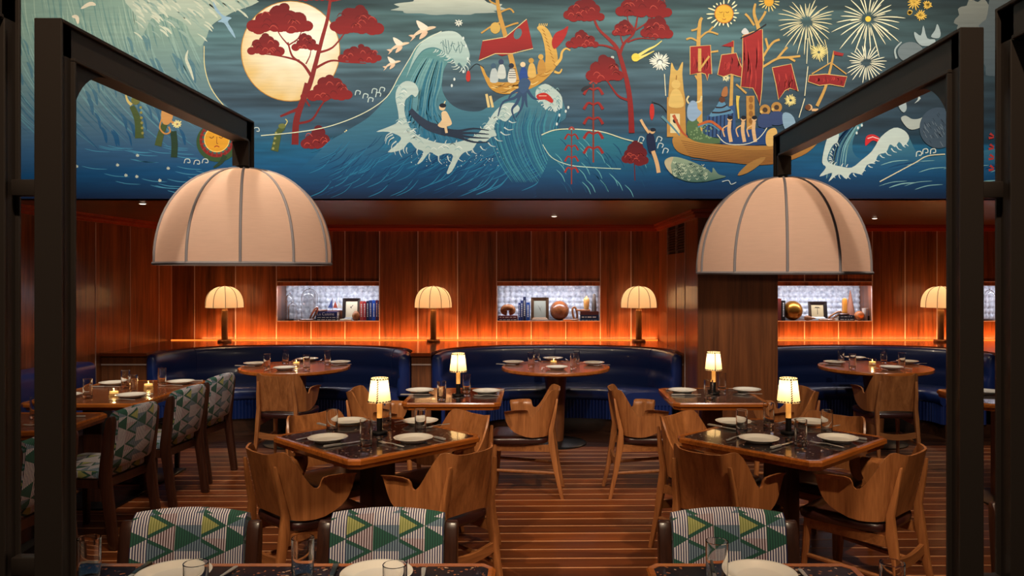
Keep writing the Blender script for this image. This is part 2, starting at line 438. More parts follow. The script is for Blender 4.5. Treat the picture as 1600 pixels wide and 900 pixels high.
for n0, n1 in niches:
    t = .015
    lb = MB().box(n0, n1, YB+.03, YB+ND, NZ0-t, NZ0).box(n0, n1, YB+.05, YB+ND, NZ1, NZ1+t).box(n0-t, n0, YB+.03, YB+ND, NZ0-t, NZ1+t).box(n1, n1+t, YB+.03, YB+ND, NZ0-t, NZ1+t)
    obj('niche_lining', lb, M['panel'], wb, smooth=False)
    obj('niche_lintel', MB().box(n0+GAP, n1-GAP, YB+.004, YB+.03, NZ1-.05, NZ1-.005), M['panel'], wb, bevel=.002, seg=1)
    # backlit wall of moulded glass: rows of little domes
    s = .0685; nx = int(round((n1-n0)/s)); nz = 7; sx = (n1-n0)/nx; sz = (NZ1-NZ0)/nz
    k = 6; rows = []
    for j in range(nz*k+1):
        row = []
        for i in range(nx*k+1):
            fu, fv = (i % k)/k*2-1, (j % k)/k*2-1
            h = max(0, 1-(fu*fu+fv*fv)*.7)**.5*.03
            row.append((n0+i*sx/k, YB+ND-h, NZ0+j*sz/k))
        rows.append(row)
    g = obj('glass_tile_back', MB().grid(rows), M['bubble'], wb, recalc=False, angle=80); g['kind'] = 'stuff'
    area(((n0+n1)/2, YB+.02, NZ1-.054), (R(14), 0, 0), n1-n0-.1, .02, 5.5, (.93, .94, 1))
# left wall
wl = struct('wall_left', MB().box(XL-.15, XL-.03, -.6, YB+.3, 0, 4.5), M['dark'])
ys = [YB, 9.18, 8.53, 7.86, 7.2, 6.54, 5.88, 5.22, 4.56, 3.9]
for a, b in zip(ys, ys[1:]):
    o = obj('panel', MB().box(-.03, 0, b+GAP, a-GAP, .0, ZT-GAP), M['panel'], wl, bevel=.002, seg=1, smooth=False); o.location = (XL, 0, 0)
    obj('seam_strip', MB().box(XL-.02, XL+.004, b-.0055, b+.0055, 0, ZT), M['strip'], wl, smooth=False)
# pillar between the centre and right booths
PL, PR_, PF = 1.475, 2.205, 7.22
wp = struct('wall_pillar', MB().box(PL+.03, PR_-.03, PF+.03, YB+.3, 0, ZC+.1), M['dark'], 'broad wooden pillar between two booths')
obj('panel', MB().box(PL, PR_, PF, PF+.03, 0, ZC), M['pillar'], wp, bevel=.003, seg=1, smooth=False)
obj('panel', MB().box(PR_-.03, PR_, PF+.032, YB, 0, ZC), M['pillar'], wp, bevel=.003, seg=1, smooth=False)
pys = [YB, 8.9, 8.35, 7.85, PF+.032]
for i, (a, b) in enumerate(zip(pys, pys[1:])):
    zt = 1.87 if i in (1, 2) else ZT
    o = obj('panel', MB().box(0, .03, b+GAP, a-GAP, .0, zt), M['panel'], wp, bevel=.002, seg=1, smooth=False); o.location = (PL, 0, 0)
    if i < 3: obj('seam_strip', MB().box(PL-.004, PL+.02, b-.0055, b+.0055, 0, ZT), M['strip'], wp, smooth=False)
    if i in (1, 2):
        gr = obj('vent_grille', MB().box(PL+.02, PL+.03, b+.01, a-.01, 1.88, 2.14), M['dark'], wp, smooth=False)
        for q in range(9):
            z = 1.9 + q*.0275
            obj('slat', MB().add([(PL, b+.02, z), (PL, a-.02, z), (PL+.02, a-.02, z+.012), (PL+.02, b+.02, z+.012),
                                  (PL, b+.02, z+.01), (PL, a-.02, z+.01), (PL+.02, a-.02, z+.02), (PL+.02, b+.02, z+.02)],
                [(0,3,2,1),(4,5,6,7),(0,1,5,4),(1,2,6,5),(2,3,7,6),(3,0,4,7)]), M['walnut'], gr, smooth=False)
# crown moulding under the low ceiling
cm = MB()
for k, (d, z0, z1) in enumerate(((.035, 2.165, 2.19), (.06, 2.19, 2.205), (.05, 2.205, 2.22), (.075, 2.22, ZC))):
    cm.box(XL, PL, YB-d, YB, z0, z1); cm.box(PR_, XR, YB-d, YB, z0, z1)
    cm.box(XL, XL+d, 3.9, YB-d, z0, z1)
    cm.box(PL-d, PL, PF, YB-d, z0, z1); cm.box(PL-d, PR_+d, PF-d, PF, z0, z1); cm.box(PR_, PR_+d, PF, YB-d, z0, z1)
struct('trim_1', cm, M['crown'], 'reddish stepped crown moulding under the low ceiling', smooth=False)
# low wooden ceiling and the high dark one
struct('ceiling', MB().box(XL-.1, XR, YM+.05, YB+.3, ZC, ZC+.06), M['soffit'], 'low dark wooden ceiling over the booths', smooth=False)
struct('ceiling_upper', MB().box(XL-.1, XR, -.6, YM+.2, 4.55, 4.62), M['plaster'], smooth=False)
struct('wall_right', MB().box(XR, XR+.1, -.6, YB+.4, 0, 4.6), M['plaster'], smooth=False)
# wall that carries the mural, rounded lower edge
pr = [(YM+.004, 4.55), (YM+.004, ZC+.06)] + [(YM+.064-.06*math.cos(a), ZC+.06-.06*math.sin(a)) for a in [PI/2*i/6 for i in range(1, 7)]] + [(YM+.2, ZC), (YM+.2, 4.55)]
wm = MB(); n = len(pr)
wm.add([(x, p[0], p[1]) for x in (XL-.03, XR) for p in pr], [tuple(range(n)), tuple(range(n, 2*n))[::-1]] + [(i, (i+1) % n, n+(i+1) % n, n+i) for i in range(n)])
struct('wall_front', wm, plain('mural_ground', (16,44,72), .6), 'upper wall above the low ceiling front')

# recessed lights in the low ceiling
def downlight(x, y, label, watt):
    t = thing('recessed_light', label, 'ceiling light', (x, y, ZC), 0, 'recessed lights in the low wooden ceiling')
    obj('trim_ring', MB().lathe([(.045, 0), (.045, -.004), (.036, -.006), (.033, .0)], 20), M['bronze'], t)
    obj('lens', MB().lathe([(.0, -.011), (.02, -.009), (.032, 0)], 20), M['lens'], t)
    spot((x, y, ZC-.03), (x, y-.1, 0), watt*2.0, (1, .78, .52), 95, .7, .03)
downlight(.18, 8.0, 'small lit ceiling light above the centre booth', 16)
downlight(3.55, 8.3, 'small lit ceiling light above the right booth', 18)
downlight(-2.4, 8.0, 'small lit ceiling light hidden behind the left pendant shade', 18)
downlight(-3.26, 6.55, 'small lit ceiling light left of the left pendant shade', 14)

# ---------------------------------------------------------------- ledge with scooped booths
YLF = 7.93
BOOTHS = [(-2.585, 1.225), (.205, 1.16), (3.42, 1.10), (6.12, 1.1)]
BD = .84
def booth_curve(cx, hw, off=0, N=61, n=2.5):
    raw = []
    for i in range(801):
        t = PI - PI*i/800
        c, s_ = math.cos(t), math.sin(t)
        raw.append(Vector((cx + hw*math.copysign(abs(c)**(2/n), c), YLF + BD*abs(s_)**(2/n), 0)))
    L_ = [0]
    for a, b in zip(raw, raw[1:]): L_.append(L_[-1] + (b-a).length)
    out = []; k = 0
    for i in range(N):
        t = L_[-1]*i/(N-1)
        while k < 799 and L_[k+1] < t: k += 1
        f = (t-L_[k])/max(1e-9, L_[k+1]-L_[k]); p = raw[k].lerp(raw[k+1], f)
        out.append(p)
    nor = []
    for i in range(N):
        tg = out[min(i+1, N-1)] - out[max(i-1, 0)]
        if i in (0, N-1): tg = Vector((0, 1 if i == 0 else -1, 0))
        tg.normalize(); nor.append(Vector((tg.y, -tg.x, 0)))
    return out, nor
poly = [(XL, YLF)]
pier_x = []; prevx = XL
for cx, hw in BOOTHS:
    P_, Nn = booth_curve(cx, hw)
    o_ = [(p - nn*.1) for p, nn in zip(P_, Nn)]
    pier_x.append((prevx, o_[0].x)); prevx = o_[-1].x
    poly += [(min(max(q.x, XL), XR), q.y) for q in o_ if q.x < XR]
poly += [(XR, YB), (XL, YB)]
lg = struct('wall_ledge', MB().prism(poly, ZL-.032, ZL), M['ledge'], 'long polished wooden ledge behind the booths', bevel=0)
for a, b in pier_x:
    if b - a > .05:
        pf = MB().box(a+.004, b-.004, YLF+.03, YLF+.06, .1, ZL-.032)
        obj('pier_panel', pf, M['column'], lg, smooth=False)
        obj('pier_strip', MB().box(a+.004, b-.004, YLF+.022, YLF+.032, .735, .748), M['strip'], lg, smooth=False)
obj('light_strip', MB().box(XL+.03, PL-.03, YB-.085, YB-.057, ZL, ZL+.008), M['led'], lg, smooth=False)
obj('light_strip', MB().box(PR_+.03, XR-.03, YB-.085, YB-.057, ZL, ZL+.008), M['led'], lg, smooth=False)

def sweep(P_, Nn, prof, z_of=None):
    return [[(p.x+nn.x*o, p.y+nn.y*o, z) for o, z in prof] for p, nn in zip(P_, Nn)]
def booth(cx, hw, label):
    t = thing('booth', label, 'booth', (cx, YLF, 0), 0, 'curved navy booths along the back wall')
    O = (cx, YLF, 0)
    P_, Nn = booth_curve(cx, hw)
    prof = [(-.092, .42), (-.095, .78), (-.085, .83), (-.05, .85), (-.012, .842), (.012, .815), (.024, .76), (.02, .66), (.012, .625), (.028, .60), (.036, .54), (.034, .42)]
    rows = sweep(P_, Nn, prof)
    cxo = sum(o for o, z in prof)/len(prof); czo = .63
    def capr(i, dy, sc_):
        return [(P_[i].x+Nn[i].x*(cxo+(o-cxo)*sc_), P_[i].y-dy, czo+(z-czo)*(1-(1-sc_)*.25)) for o, z in prof]
    rows = [capr(0, .05, .35), capr(0, .04, .7), capr(0, .02, .92)] + rows + [capr(-1, .02, .92), capr(-1, .04, .7), capr(-1, .05, .35)]
    mb = MB().grid(rows, closed=True); m = len(prof)
    mb.f.append(tuple(range(m))); mb.f.append(tuple(len(mb.v)-m+i for i in range(m))[::-1])
    bk = obj('back_cushion', mb, M['navy'], t, origin=O, angle=60)
    for i in (10, 30, 50):
        obj('seam', MB().tube([Vector((P_[i].x+Nn[i].x*(o+.001), P_[i].y+Nn[i].y*(o+.001), z)) for o, z in prof[3:12]], .004, 6), M['navy_d'], bk, origin=O)
    sp = [(.02, .33), (.02, .455), (.2, .468), (.40, .462), (.455, .45), (.475, .42), (.47, .36), (.45, .33)]
    rows = sweep(P_, Nn, sp); mb = MB().grid(rows, closed=True); m = len(sp)
    mb.f.append(tuple(range(m))); mb.f.append(tuple(len(mb.v)-m+i for i in range(m))[::-1])
    obj('seat_cushion', mb, M['navy'], t, origin=O, bevel=0, angle=60)
    # fluted skirt under the seat
    line = [P_[0]+Nn[0]*(.44*i/8) + Vector((0, .012, 0)) for i in range(9)] + [p+nn*.445 for p, nn in zip(P_, Nn)][1:-1] + [P_[-1]+Nn[-1]*(.44*(8-i)/8) + Vector((0, .012, 0)) for i in range(9)]
    d = [0]
    for a, b in zip(line, line[1:]): d.append(d[-1]+(b-a).length)
    fine = []; k = 0; nf = int(d[-1]/.034); per = 6
    for i in range(nf*per+1):
        s_ = d[-1]*i/(nf*per)
        while k < len(d)-2 and d[k+1] < s_: k += 1
        f = (s_-d[k])/max(1e-9, d[k+1]-d[k]); p = line[k].lerp(line[k+1], f); tg = (line[k+1]-line[k]).normalized()
        fine.append(p + Vector((tg.y, -tg.x, 0))*(.012*abs(math.sin(PI*(i/per)))))
    obj('fluted_skirt', MB().grid([[tuple(p+Vector((0, 0, z))) for p in fine] for z in (.14, .16, .3, .335)]), M['navy_d'], t, origin=O, angle=50)
    outer = [p-nn*.05 for p, nn in zip(P_, Nn)]; inner = [p+nn*.42 for p, nn in zip(P_, Nn)]
    obj('plinth', MB().prism([(p.x, p.y+(.03 if i in (0, len(outer)-1) else 0)) for i, p in enumerate(outer)] + [(p.x, p.y) for p in inner[::-1]], 0, .135), M['dark_plank'], t, origin=O, smooth=False)
    return t
booth(*BOOTHS[0], 'curved navy leather booth behind the left round table')
booth(*BOOTHS[1], 'curved navy leather booth behind the centre round table')
booth(*BOOTHS[2], 'curved navy leather booth behind the right round table, beside the pillar')
booth(*BOOTHS[3], 'navy booth glimpsed between the two right-hand steel posts')
# straight bench along the left wall
t = thing('wall_bench', 'dark navy bench along the left wall behind the candlelit table', 'bench', (XL, 5.4, 0))
def rounded_bar(x0, x1, y0, y1, z0, z1, r):
    mb = MB().box(x0, x1, y0, y1, z0, z1); return mb
obj('back_cushion', MB().box(.0, .34, -1.6, 1.9, .42, .85), M['navy'], t, bevel=.06, seg=4)
obj('seat_cushion', MB().box(.0, .68, -1.6, 1.9, .33, .465), M['navy'], t, bevel=.03, seg=3)
obj('plinth', MB().box(.0, .6, -1.6, 1.9, 0, .33), M['dark_plank'], t, smooth=False)

# ---------------------------------------------------------------- shell chairs
TOP = [(0,.782),(.06,.782),(.11,.788),(.15,.798),(.17,.80),(.185,.795),(.20,.776),(.22,.73),(.245,.67),(.265,.632),(.285,.612),(.302,.608),(.315,.618),(.322,.642),(.33,.66),(.35,.668),(.42,.666),(.50,.656)]
BOT = [(0,.475),(.1,.472),(.2,.462),(.28,.458),(.33,.464),(.38,.482),(.42,.502),(.45,.527),(.475,.562),(.49,.596),(.498,.628),(.50,.646)]
def shell_mesh():
    SM = .50; N = 200; xs, ys_ = [0], [0]
    for i in range(N):
        s_ = SM*(i+.5)/N
        th = .5*s_ if s_ < .12 else (.06 + 1.36*min(1, (s_-.12)/.14)**.9 if s_ < .26 else 1.42 + .1*(s_-.26)/.26)
        xs.append(xs[-1]+SM/N*math.cos(th)); ys_.append(ys_[-1]-SM/N*math.sin(th))
    def plan(s_):
        a = min(N-1e-6, abs(s_)/SM*N); i = int(a); f = a-i
        return (xs[i]+(xs[i+1]-xs[i])*f)*(1 if s_ >= 0 else -1), ys_[i]+(ys_[i+1]-ys_[i])*f
    ss = sorted(set([SM*i/30 for i in range(31)] + [a for a, _ in TOP]))
    ss = [-a for a in ss[:0:-1]] + ss
    nv = 9; front = []; back = []
    def pt(s_, v, off):
        a = abs(s_); z0, z1 = interp(BOT, a), interp(TOP, a); z = z0+(z1-z0)*v
        x, y_ = plan(s_); e = .004
        x2, y2 = plan(s_+e if s_+e <= SM else s_); x1, y1 = plan(s_-e if s_-e >= -SM else s_)
        tx, ty = x2-x1, y2-y1; l = math.hypot(tx, ty); nx, ny = -ty/l, tx/l     # outward normal
        wb_ = 1 - max(0, min(1, (a-.11)/.16))
        lean = .24*(z-.47)*(wb_ + .25*(1-wb_)) - .03*(1-wb_)*0
        lip = 0
        if a > .32: lip = .028*max(0, (z-(z1-.022))/.022)**1.5*min(1, (a-.32)/.02)
        ear = .012*max(0, v-.6)/.4*math.exp(-((a-.16)/.03)**2)
        o = off+lip-ear
        return (x+nx*o, .20+y_+lean+ny*o, z)
    for s_ in ss:
        front.append([pt(s_, v/(nv-1), -.006) for v in range(nv)]); back.append([pt(s_, v/(nv-1), .006) for v in range(nv)])
    rows = [f + b[::-1] for f, b in zip(front, back)]
    mb = MB().grid(rows, closed=True); m = nv*2
    mb.f.append(tuple(range(m))); mb.f.append(tuple(len(mb.v)-m+i for i in range(m))[::-1])
    return mb.mesh('backrest', angle=50)
def make_shell_chair():
    t = thing('shell_chair', '', 'chair', group='oak shell chairs')
    obj('backrest', shell_mesh(), M['oak'], t)
    # seat pad
    out = catmull([(-.21,-.225),(-.12,-.245),(0,-.25),(.12,-.245),(.21,-.225),(.225,-.1),(.21,.08),(.18,.175),(.09,.2),(0,.205),(-.09,.2),(-.18,.175),(-.21,.08),(-.225,-.1)], 4, True)
    lay = [(.93,.405),(.985,.412),(1.0,.428),(.985,.446),(.93,.456),(.7,.46),(.35,.452)]
    mb = MB().grid([[(x*k, -.03+(y_+.03)*k, z) for x, y_ in out] for k, z in lay], closed=True); n = len(out)
    mb.f.append(tuple(range(n))); mb.f.append(tuple(len(mb.v)-n+i for i in range(n)))
    obj('seat', mb, M['leather'], t, angle=60)
    for s_ in (-1, 1):
        obj('leg', MB().tube([(s_*.205,-.225,0),(s_*.195,-.205,.25),(s_*.188,-.195,.41)], [.013,.018,.021], 10), M['oak'], t)
        path = [(s_*.178,.30,0),(s_*.172,.255,.2),(s_*.168,.222,.40),(s_*.165,.216,.50),(s_*.160,.242,.62),(s_*.152,.262,.735)]
        mb = MB(); rows = []
        for (x, y_, z), (wx, wy) in zip(path, [(.024,.026),(.03,.036),(.034,.05),(.032,.036),(.028,.026),(.022,.014)]):
            rows.append([(x-wx/2, y_-wy/2, z), (x+wx/2, y_-wy/2, z), (x+wx/2, y_+wy/2, z), (x-wx/2, y_+wy/2, z)])
        mb.grid(rows, closed=True); mb.f.append((0,1,2,3)); mb.f.append(tuple(len(mb.v)-4+i for i in range(4)))
        obj('leg', mb, M['oak'], t, bevel=.006, seg=2)
        a, b = Vector((s_*.19,-.20,.382)), Vector((s_*.17,.222,.372))
        obj('side_rail', MB().tube([a, b], .036, 4, flat=.36, up=(0,0,1)), M['oak_h'], t, smooth=False)
        a, b = Vector((s_*.198,-.212,.215)), Vector((s_*.173,.258,.19))
        obj('side_stretcher', MB().tube([a, a.lerp(b,.5), b], [.011,.013,.011], 8), M['oak_h'], t)
    obj('front_rail', MB().cbox((0,-.20,.382), .36, .02, .05), M['oak_h'], t, bevel=.003)
    pts = [(x, .238, .272-.02*math.cos(x/.16*PI/2)) for x in [-.16+.32*i/8 for i in range(9)]]
    obj('rear_stretcher', MB().grid([[(x, y_-.011, z-.024), (x, y_+.011, z-.024), (x, y_+.011, z+.024), (x, y_-.011, z+.024)] for x, y_, z in pts], closed=True), M['oak_h'], t, bevel=0, smooth=False)
    return t
shell_proto = make_shell_chair(); used = [0]
def shell_chair(x, y, fx, fy, label):
    rz = math.atan2(fy, fx) + PI/2
    if not used[0]:
        used[0] = 1; shell_proto.location = (x, y, 0); shell_proto.rotation_euler = (0, 0, rz); shell_proto['label'] = label; return shell_proto
    return copy_tree(shell_proto, (x, y, 0), rz, label)
TL = Vector((-.887, 4.42)); TR = Vector((1.36, 4.39))
def at_table(c, bx, by, label, turn=0):       # back of the chair at c + (bx, by), facing the table centre
    a = math.atan2(-by, -bx) + R(turn); f = Vector((math.cos(a), math.sin(a)))
    p = c + Vector((bx, by)) + f*.25
    shell_chair(p.x, p.y, f.x, f.y, label)
at_table(TL, -.465, -.525, 'oak shell chair at the near-left side of the left diamond-set table', -2)
at_table(TL, .57, -.53, 'oak shell chair at the near-right side of the left diamond-set table', 2)
at_table(TL, -.51, .49, 'oak shell chair mostly hidden at the far-left side of the left diamond-set table')
at_table(TL, .50, .50, 'oak shell chair at the far-right side of the left diamond-set table')
at_table(TR, -.545, -.51, 'oak shell chair at the near-left side of the right diamond-set table', 6)
at_table(TR, .48, -.515, 'oak shell chair at the near-right side of the right diamond-set table', 0)
at_table(TR, -.51, .49, 'oak shell chair at the far-left side of the right diamond-set table')
at_table(TR, .50, .49, 'oak shell chair at the far-right side of the right diamond-set table')
shell_chair(-.10, 6.0, -1, .05, 'oak shell chair facing left, right of the small left lamp table')
shell_chair(.83, 6.0, 1, .05, 'oak shell chair facing right, left of the small right lamp table')
shell_chair(-1.12, 5.92, 1, 0, 'reddish shell chair facing right behind the left diamond-set table lamp')
shell_chair(1.80, 5.92, -1, 0, 'reddish shell chair facing left behind the right diamond-set table lamp')
shell_chair(-2.21, 7.02, .08, 1, 'oak shell chair with its back to us at the left round table')
shell_chair(3.10, 7.02, .02, 1, 'oak shell chair with its back to us at the right round table')

# ---------------------------------------------------------------- chairs in woven cloth
def uv_mesh(me, scale=1.0):
    uvl = me.uv_layers.new(name='UVMap')
    for p in me.polygons:
        n = p.normal
        for li in p.loop_indices:
            co = me.vertices[me.loops[li].vertex_index].co
            uvl.data[li].uv = (co.x+.5, (co.z if abs(n.z) < .75 else co.y+.3) + .03) if abs(n.x) < .8 else (co.y+.5, co.z+.03)
    return me
def make_cloth_chair():
    t = thing('cloth_chair', '', 'chair', group='dark wooden chairs in woven triangle cloth')
    rows = []
    for s_ in range(25):
        u = s_/24*2-1; x = u*.195
        bow = .022*(1-u*u); crest = .012*(1-u*u)
        row = []
        prof = [(.0,.48),(-.018,.5),(-.026,.60),(-.03,.70),(-.026,.78),(-.016,.812),(.004,.826),(.026,.82),(.038,.80),(.04,.7),(.038,.6),(.03,.5),(.018,.478)]
        for o, z in prof: row.append((x, .222+.12*(z-.46)+o+bow-.012, z+crest*max(0, (z-.6)/.2)))
        rows.append(row)
    mb = MB().grid(rows, closed=True); m = 13
    mb.f.append(tuple(range(m))); mb.f.append(tuple(len(mb.v)-m+i for i in range(m))[::-1])
    obj('back_panel', uv_mesh(mb.mesh('back_panel', angle=60)), M['cloth'], t)
    mb = MB().prism(rrect(-.225, .225, -.25, .2, .05), .415, .475)
    obj('seat', uv_mesh(mb.mesh('seat', bevel=.018, seg=3)), M['cloth'], t)
    for s_ in (-1, 1):
        path = [(.275,0,.05),(.245,.22,.056),(.215,.44,.066),(.226,.55,.062),(.247,.72,.055),(.254,.775,.046),(.257,.80,.024)]
        rows = []
        for y_, z, d in path: rows.append([(s_*.197, y_-d/2, z), (s_*.242, y_-d/2, z), (s_*.242, y_+d/2, z), (s_*.197, y_+d/2, z)])
        mb = MB().grid(rows, closed=True); mb.f.append((0,1,2,3)); mb.f.append(tuple(len(mb.v)-4+i for i in range(4)))
        obj('post', mb, M['walnut'], t, bevel=.008, seg=2)
        obj('leg', MB().beam((s_*.212,-.225,0), (s_*.205,-.215,.37), .032, .032, .046, .046), M['walnut'], t, bevel=.005)
        obj('side_rail', MB().box(s_*.205-.012, s_*.205+.012, -.2, .19, .36, .415), M['walnut'], t, bevel=.003, seg=1)
    obj('front_rail', MB().box(-.19, .19, -.225, -.2, .36, .415), M['walnut'], t, bevel=.003, seg=1)
    obj('rear_rail', MB().box(-.197, .197, .185, .21, .36, .415), M['walnut'], t, bevel=.003, seg=1)
    return t
cloth_proto = make_cloth_chair(); cused = [0]
def cloth_chair(x, y, fx, fy, label):
    rz = math.atan2(fy, fx) + PI/2
    if not cused[0]:
        cused[0] = 1; cloth_proto.location = (x, y, 0); cloth_proto.rotation_euler = (0, 0, rz); cloth_proto['label'] = label; return cloth_proto
    return copy_tree(cloth_proto, (x, y, 0), rz, label)
cloth_chair(-1.20, 2.50, 0, -1, 'patterned cloth chair at the far side of the foreground table, beside left steel post')
cloth_chair(-.515, 2.50, 0, -1, 'patterned cloth chair at the right half of the long foreground table')
cloth_chair(.665, 2.50, 0, -1, 'patterned cloth chair behind the right foreground table')
cloth_chair(-2.78, 5.0, -1, .12, 'nearest patterned cloth chair of the left row, clear of the steel post')
cloth_chair(-2.80, 5.8, -1, .10, 'middle patterned cloth chair of the left row at the candlelit table')
cloth_chair(-2.84, 6.48, -1, .08, 'farthest patterned cloth chair of the left row at the candlelit table')
cloth_chair(-2.80, 4.12, -1, .05, 'patterned cloth chair glimpsed between the two left-hand steel posts')
cloth_chair(1.95, 2.72, 0, -1, 'patterned cloth chair glimpsed between the two right-hand steel posts')

# ---------------------------------------------------------------- tables
def oct_poly(hx, hy, c):
    return [(-hx+c,-hy),(hx-c,-hy),(hx,-hy+c),(hx,hy-c),(hx-c,hy),(-hx+c,hy),(-hx,hy-c),(-hx,-hy+c)]
def edge_ring(outer, inner, z0, z1, zm):
    n = len(outer); g = MB()
    def sc_(p, k): return [(x*k, y_*k) for x, y_ in p]
    rows = [[(x, y_, z1) for x, y_ in inner], [(x, y_, z1+.002) for x, y_ in sc_(outer, .985)], [(x, y_, z1-.006) for x, y_ in outer],
            [(x, y_, zm) for x, y_ in outer], [(x, y_, zm-.003) for x, y_ in sc_(outer, .98)], [(x, y_, z0) for x, y_ in sc_(outer, .965)], [(x, y_, z0) for x, y_ in inner]]
    g.grid(rows + [rows[0]], closed=True); return g
def table(name, label, x, y, hx, hy, rz=0, top='stone', cham=.045, rim=.032, columns=((0, 0),), group=None, col='column'):
    t = thing(name, label, 'table', (x, y, 0), rz, group)
    outer = oct_poly(hx, hy, cham); inner = oct_poly(hx-rim, hy-rim, max(.004, cham-rim*.45))
    obj('edge', edge_ring(outer, inner, .70, .75, .725), M['edge'], t, smooth=False)
    obj('top_slab', MB().prism([(a*.999, b*.999) for a, b in inner], .71, .749), M['stone'] if top == 'stone' else M['top_wood'], t, smooth=False)
    for cx, cy in columns:
        obj('column', MB().prism(rrect(cx-.075, cx+.075, cy-.075, cy+.075, .018), .015, .71), M[col], t, angle=50)
        obj('base_plate', MB().prism(rrect(cx-.24, cx+.24, cy-.24, cy+.24, .03), 0, .014), M['black'], t, bevel=.003)
    return t
table('square_table', 'left black-topped square table turned like a diamond, with a lit lamp', TL.x, TL.y, .425, .425, PI/4, col='walnut')
table('square_table', 'right black-topped square table turned like a diamond, with a lit lamp', TR.x, TR.y, .425, .425, PI/4+R(-1), col='walnut')
table('small_table', 'small left lamp table in front of the booths, plates at both ends', -.60, 5.90, .35, .37, col='column')
table('small_table', 'small right lamp table in front of the wooden pillar', 1.30, 5.90, .34, .37)
table('small_table', 'small table glimpsed between the two right-hand steel posts', 3.47, 5.85, .35, .36)
table('long_table', 'long candlelit wooden table at the left wall bench', -3.20, 6.12, .42, .61, 0, 'wood', columns=((0, -.35), (0, .35)), col='walnut')
table('small_table', 'small wooden table partly hidden behind the left steel post', -3.20, 4.86, .42, .31, 0, 'wood', col='walnut')
FT = thing
table('long_table', 'long speckled black foreground table with two patterned chairs', -.785, 2.16, .66, .32, 0, columns=((-.36, 0), (.36, 0)), cham=.03, rim=.022, col='walnut')
table('small_table', 'speckled black foreground table at the lower right', .665, 2.16, .325, .32, 0, cham=.03, rim=.022, col='walnut')
def round_table(x, y, label):
    t = thing('round_table', label, 'table', (x, y, 0), 0, 'round pedestal tables in the booths')
    obj('top_slab', MB().lathe([(0, .745), (.50, .745), (.50, .72), (0, .72)], 64), M['top_wood'], t)
    obj('edge', MB().lathe([(.50, .748), (.525, .748), (.53, .74), (.53, .722), (.515, .71), (.46, .705), (.46, .718), (.50, .72), (.50, .748)], 64, cap=False), M['edge'], t)
    obj('column', MB().lathe([(.075, .02), (.08, .1), (.10, .55), (.115, .70)], 20), M['column'], t)
    obj('base_plate', MB().lathe([(.30, 0), (.30, .008), (.285, .016), (.06, .03)], 40), M['black'], t)
RT = [(-2.36, 7.74), (.19, 7.74), (3.31, 7.74)]
round_table(*RT[0], 'left round wooden pedestal table in the left booth')
round_table(*RT[1], 'centre round wooden pedestal table in the centre booth')
round_table(*RT[2], 'right round wooden pedestal table in the right booth')

# ---------------------------------------------------------------- table settings
TZ = .752
def proto_copy(root, flag, loc, rz, label, group=None):
    if not flag[0]:
        flag[0] = 1; root.location = loc; root.rotation_euler = (0, 0, rz); root['label'] = label
        if group: root['group'] = group
        return root
    return copy_tree(root, loc, rz, label, group)
plate_p = obj('dinner_plate', MB().lathe([(0, .004), (.06, .004), (.068, .0), (.072, .003), (.098, .017), (.106, .02), (.107, .0225), (.104, .0235), (.095, .021), (.074, .0095), (.066, .0085), (0, .0085)], 40), M['china']); tag(plate_p, '', 'plate', 'white dinner plates'); pf_ = [0]
def glass_me():
    h, r, th = .140, .0315, .003
    return MB().lathe([(0, 0), (r-.003, 0), (r-.0005, .003), (r, .03), (r+.0012, h-.0012), (r+.0006, h), (r-th+.0018, h), (r-th+.0012, h-.0012), (r-th, .03), (r-th-.001, .024), (r-.008, .0205), (0, .019)], 28).mesh('drinking_glass', angle=22)
glass_p = obj('drinking_glass', glass_me(), M['glass']); tag(glass_p, '', 'glass', 'tall clear water glasses'); gf_ = [0]
def fork():
    t = thing('fork', '', 'fork', group='steel forks')
    mb = MB(); rows = []
    for y_, w_, z in ((-.095,.004,.003),(-.09,.007,.003),(-.05,.006,.005),(.0,.0035,.008),(.03,.004,.006),(.04,.010,.004),(.055,.0125,.003)):
        rows.append([(-w_, y_, z-.0012), (w_, y_, z-.0012), (w_, y_, z+.0012), (-w_, y_, z+.0012)])
    mb.grid(rows, closed=True); mb.f.append((0,1,2,3)); mb.f.append(tuple(len(mb.v)-4+i for i in range(4)))
    obj('handle', mb, M['cutlery'], t)
    for i in range(4):
        x = -.0105+.007*i
        obj('tine', MB().add([(x-.0018,.054,.002),(x+.0018,.054,.002),(x+.0008,.095,.006),(x-.0008,.095,.006),(x-.0018,.054,.004),(x+.0018,.054,.004),(x+.0008,.095,.0075),(x-.0008,.095,.0075)],
            [(0,3,2,1),(4,5,6,7),(0,1,5,4),(1,2,6,5),(2,3,7,6),(3,0,4,7)]), M['cutlery'], t, smooth=False)
    return t
def knife(m='cutlery'):
    t = thing('knife', '', 'knife', group='steel knives')
    rows = [[(-w_, y_, .001), (w_, y_, .001), (w_, y_, .001+h), (-w_, y_, .001+h)] for y_, w_, h in ((-.11,.005,.006),(-.105,.0085,.008),(-.03,.0065,.008),(-.012,.006,.007))]
    mb = MB().grid(rows, closed=True); mb.f.append((0,1,2,3)); mb.f.append(tuple(len(mb.v)-4+i for i in range(4)))
    obj('handle', mb, M[m], t)
    obj('blade', MB().prism([(-.006,-.012),(.006,-.012),(.0095,.03),(.009,.08),(.004,.11),(-.004,.112),(-.006,.1)], .0035, .0055), M['cutlery'], t, smooth=False)
    return t
fork_p, knife_p, gknife_p = fork(), knife(), knife('green_handle'); ff_, kf_, gk_ = [0], [0], [0]
def jit(a): return random.uniform(-a, a)
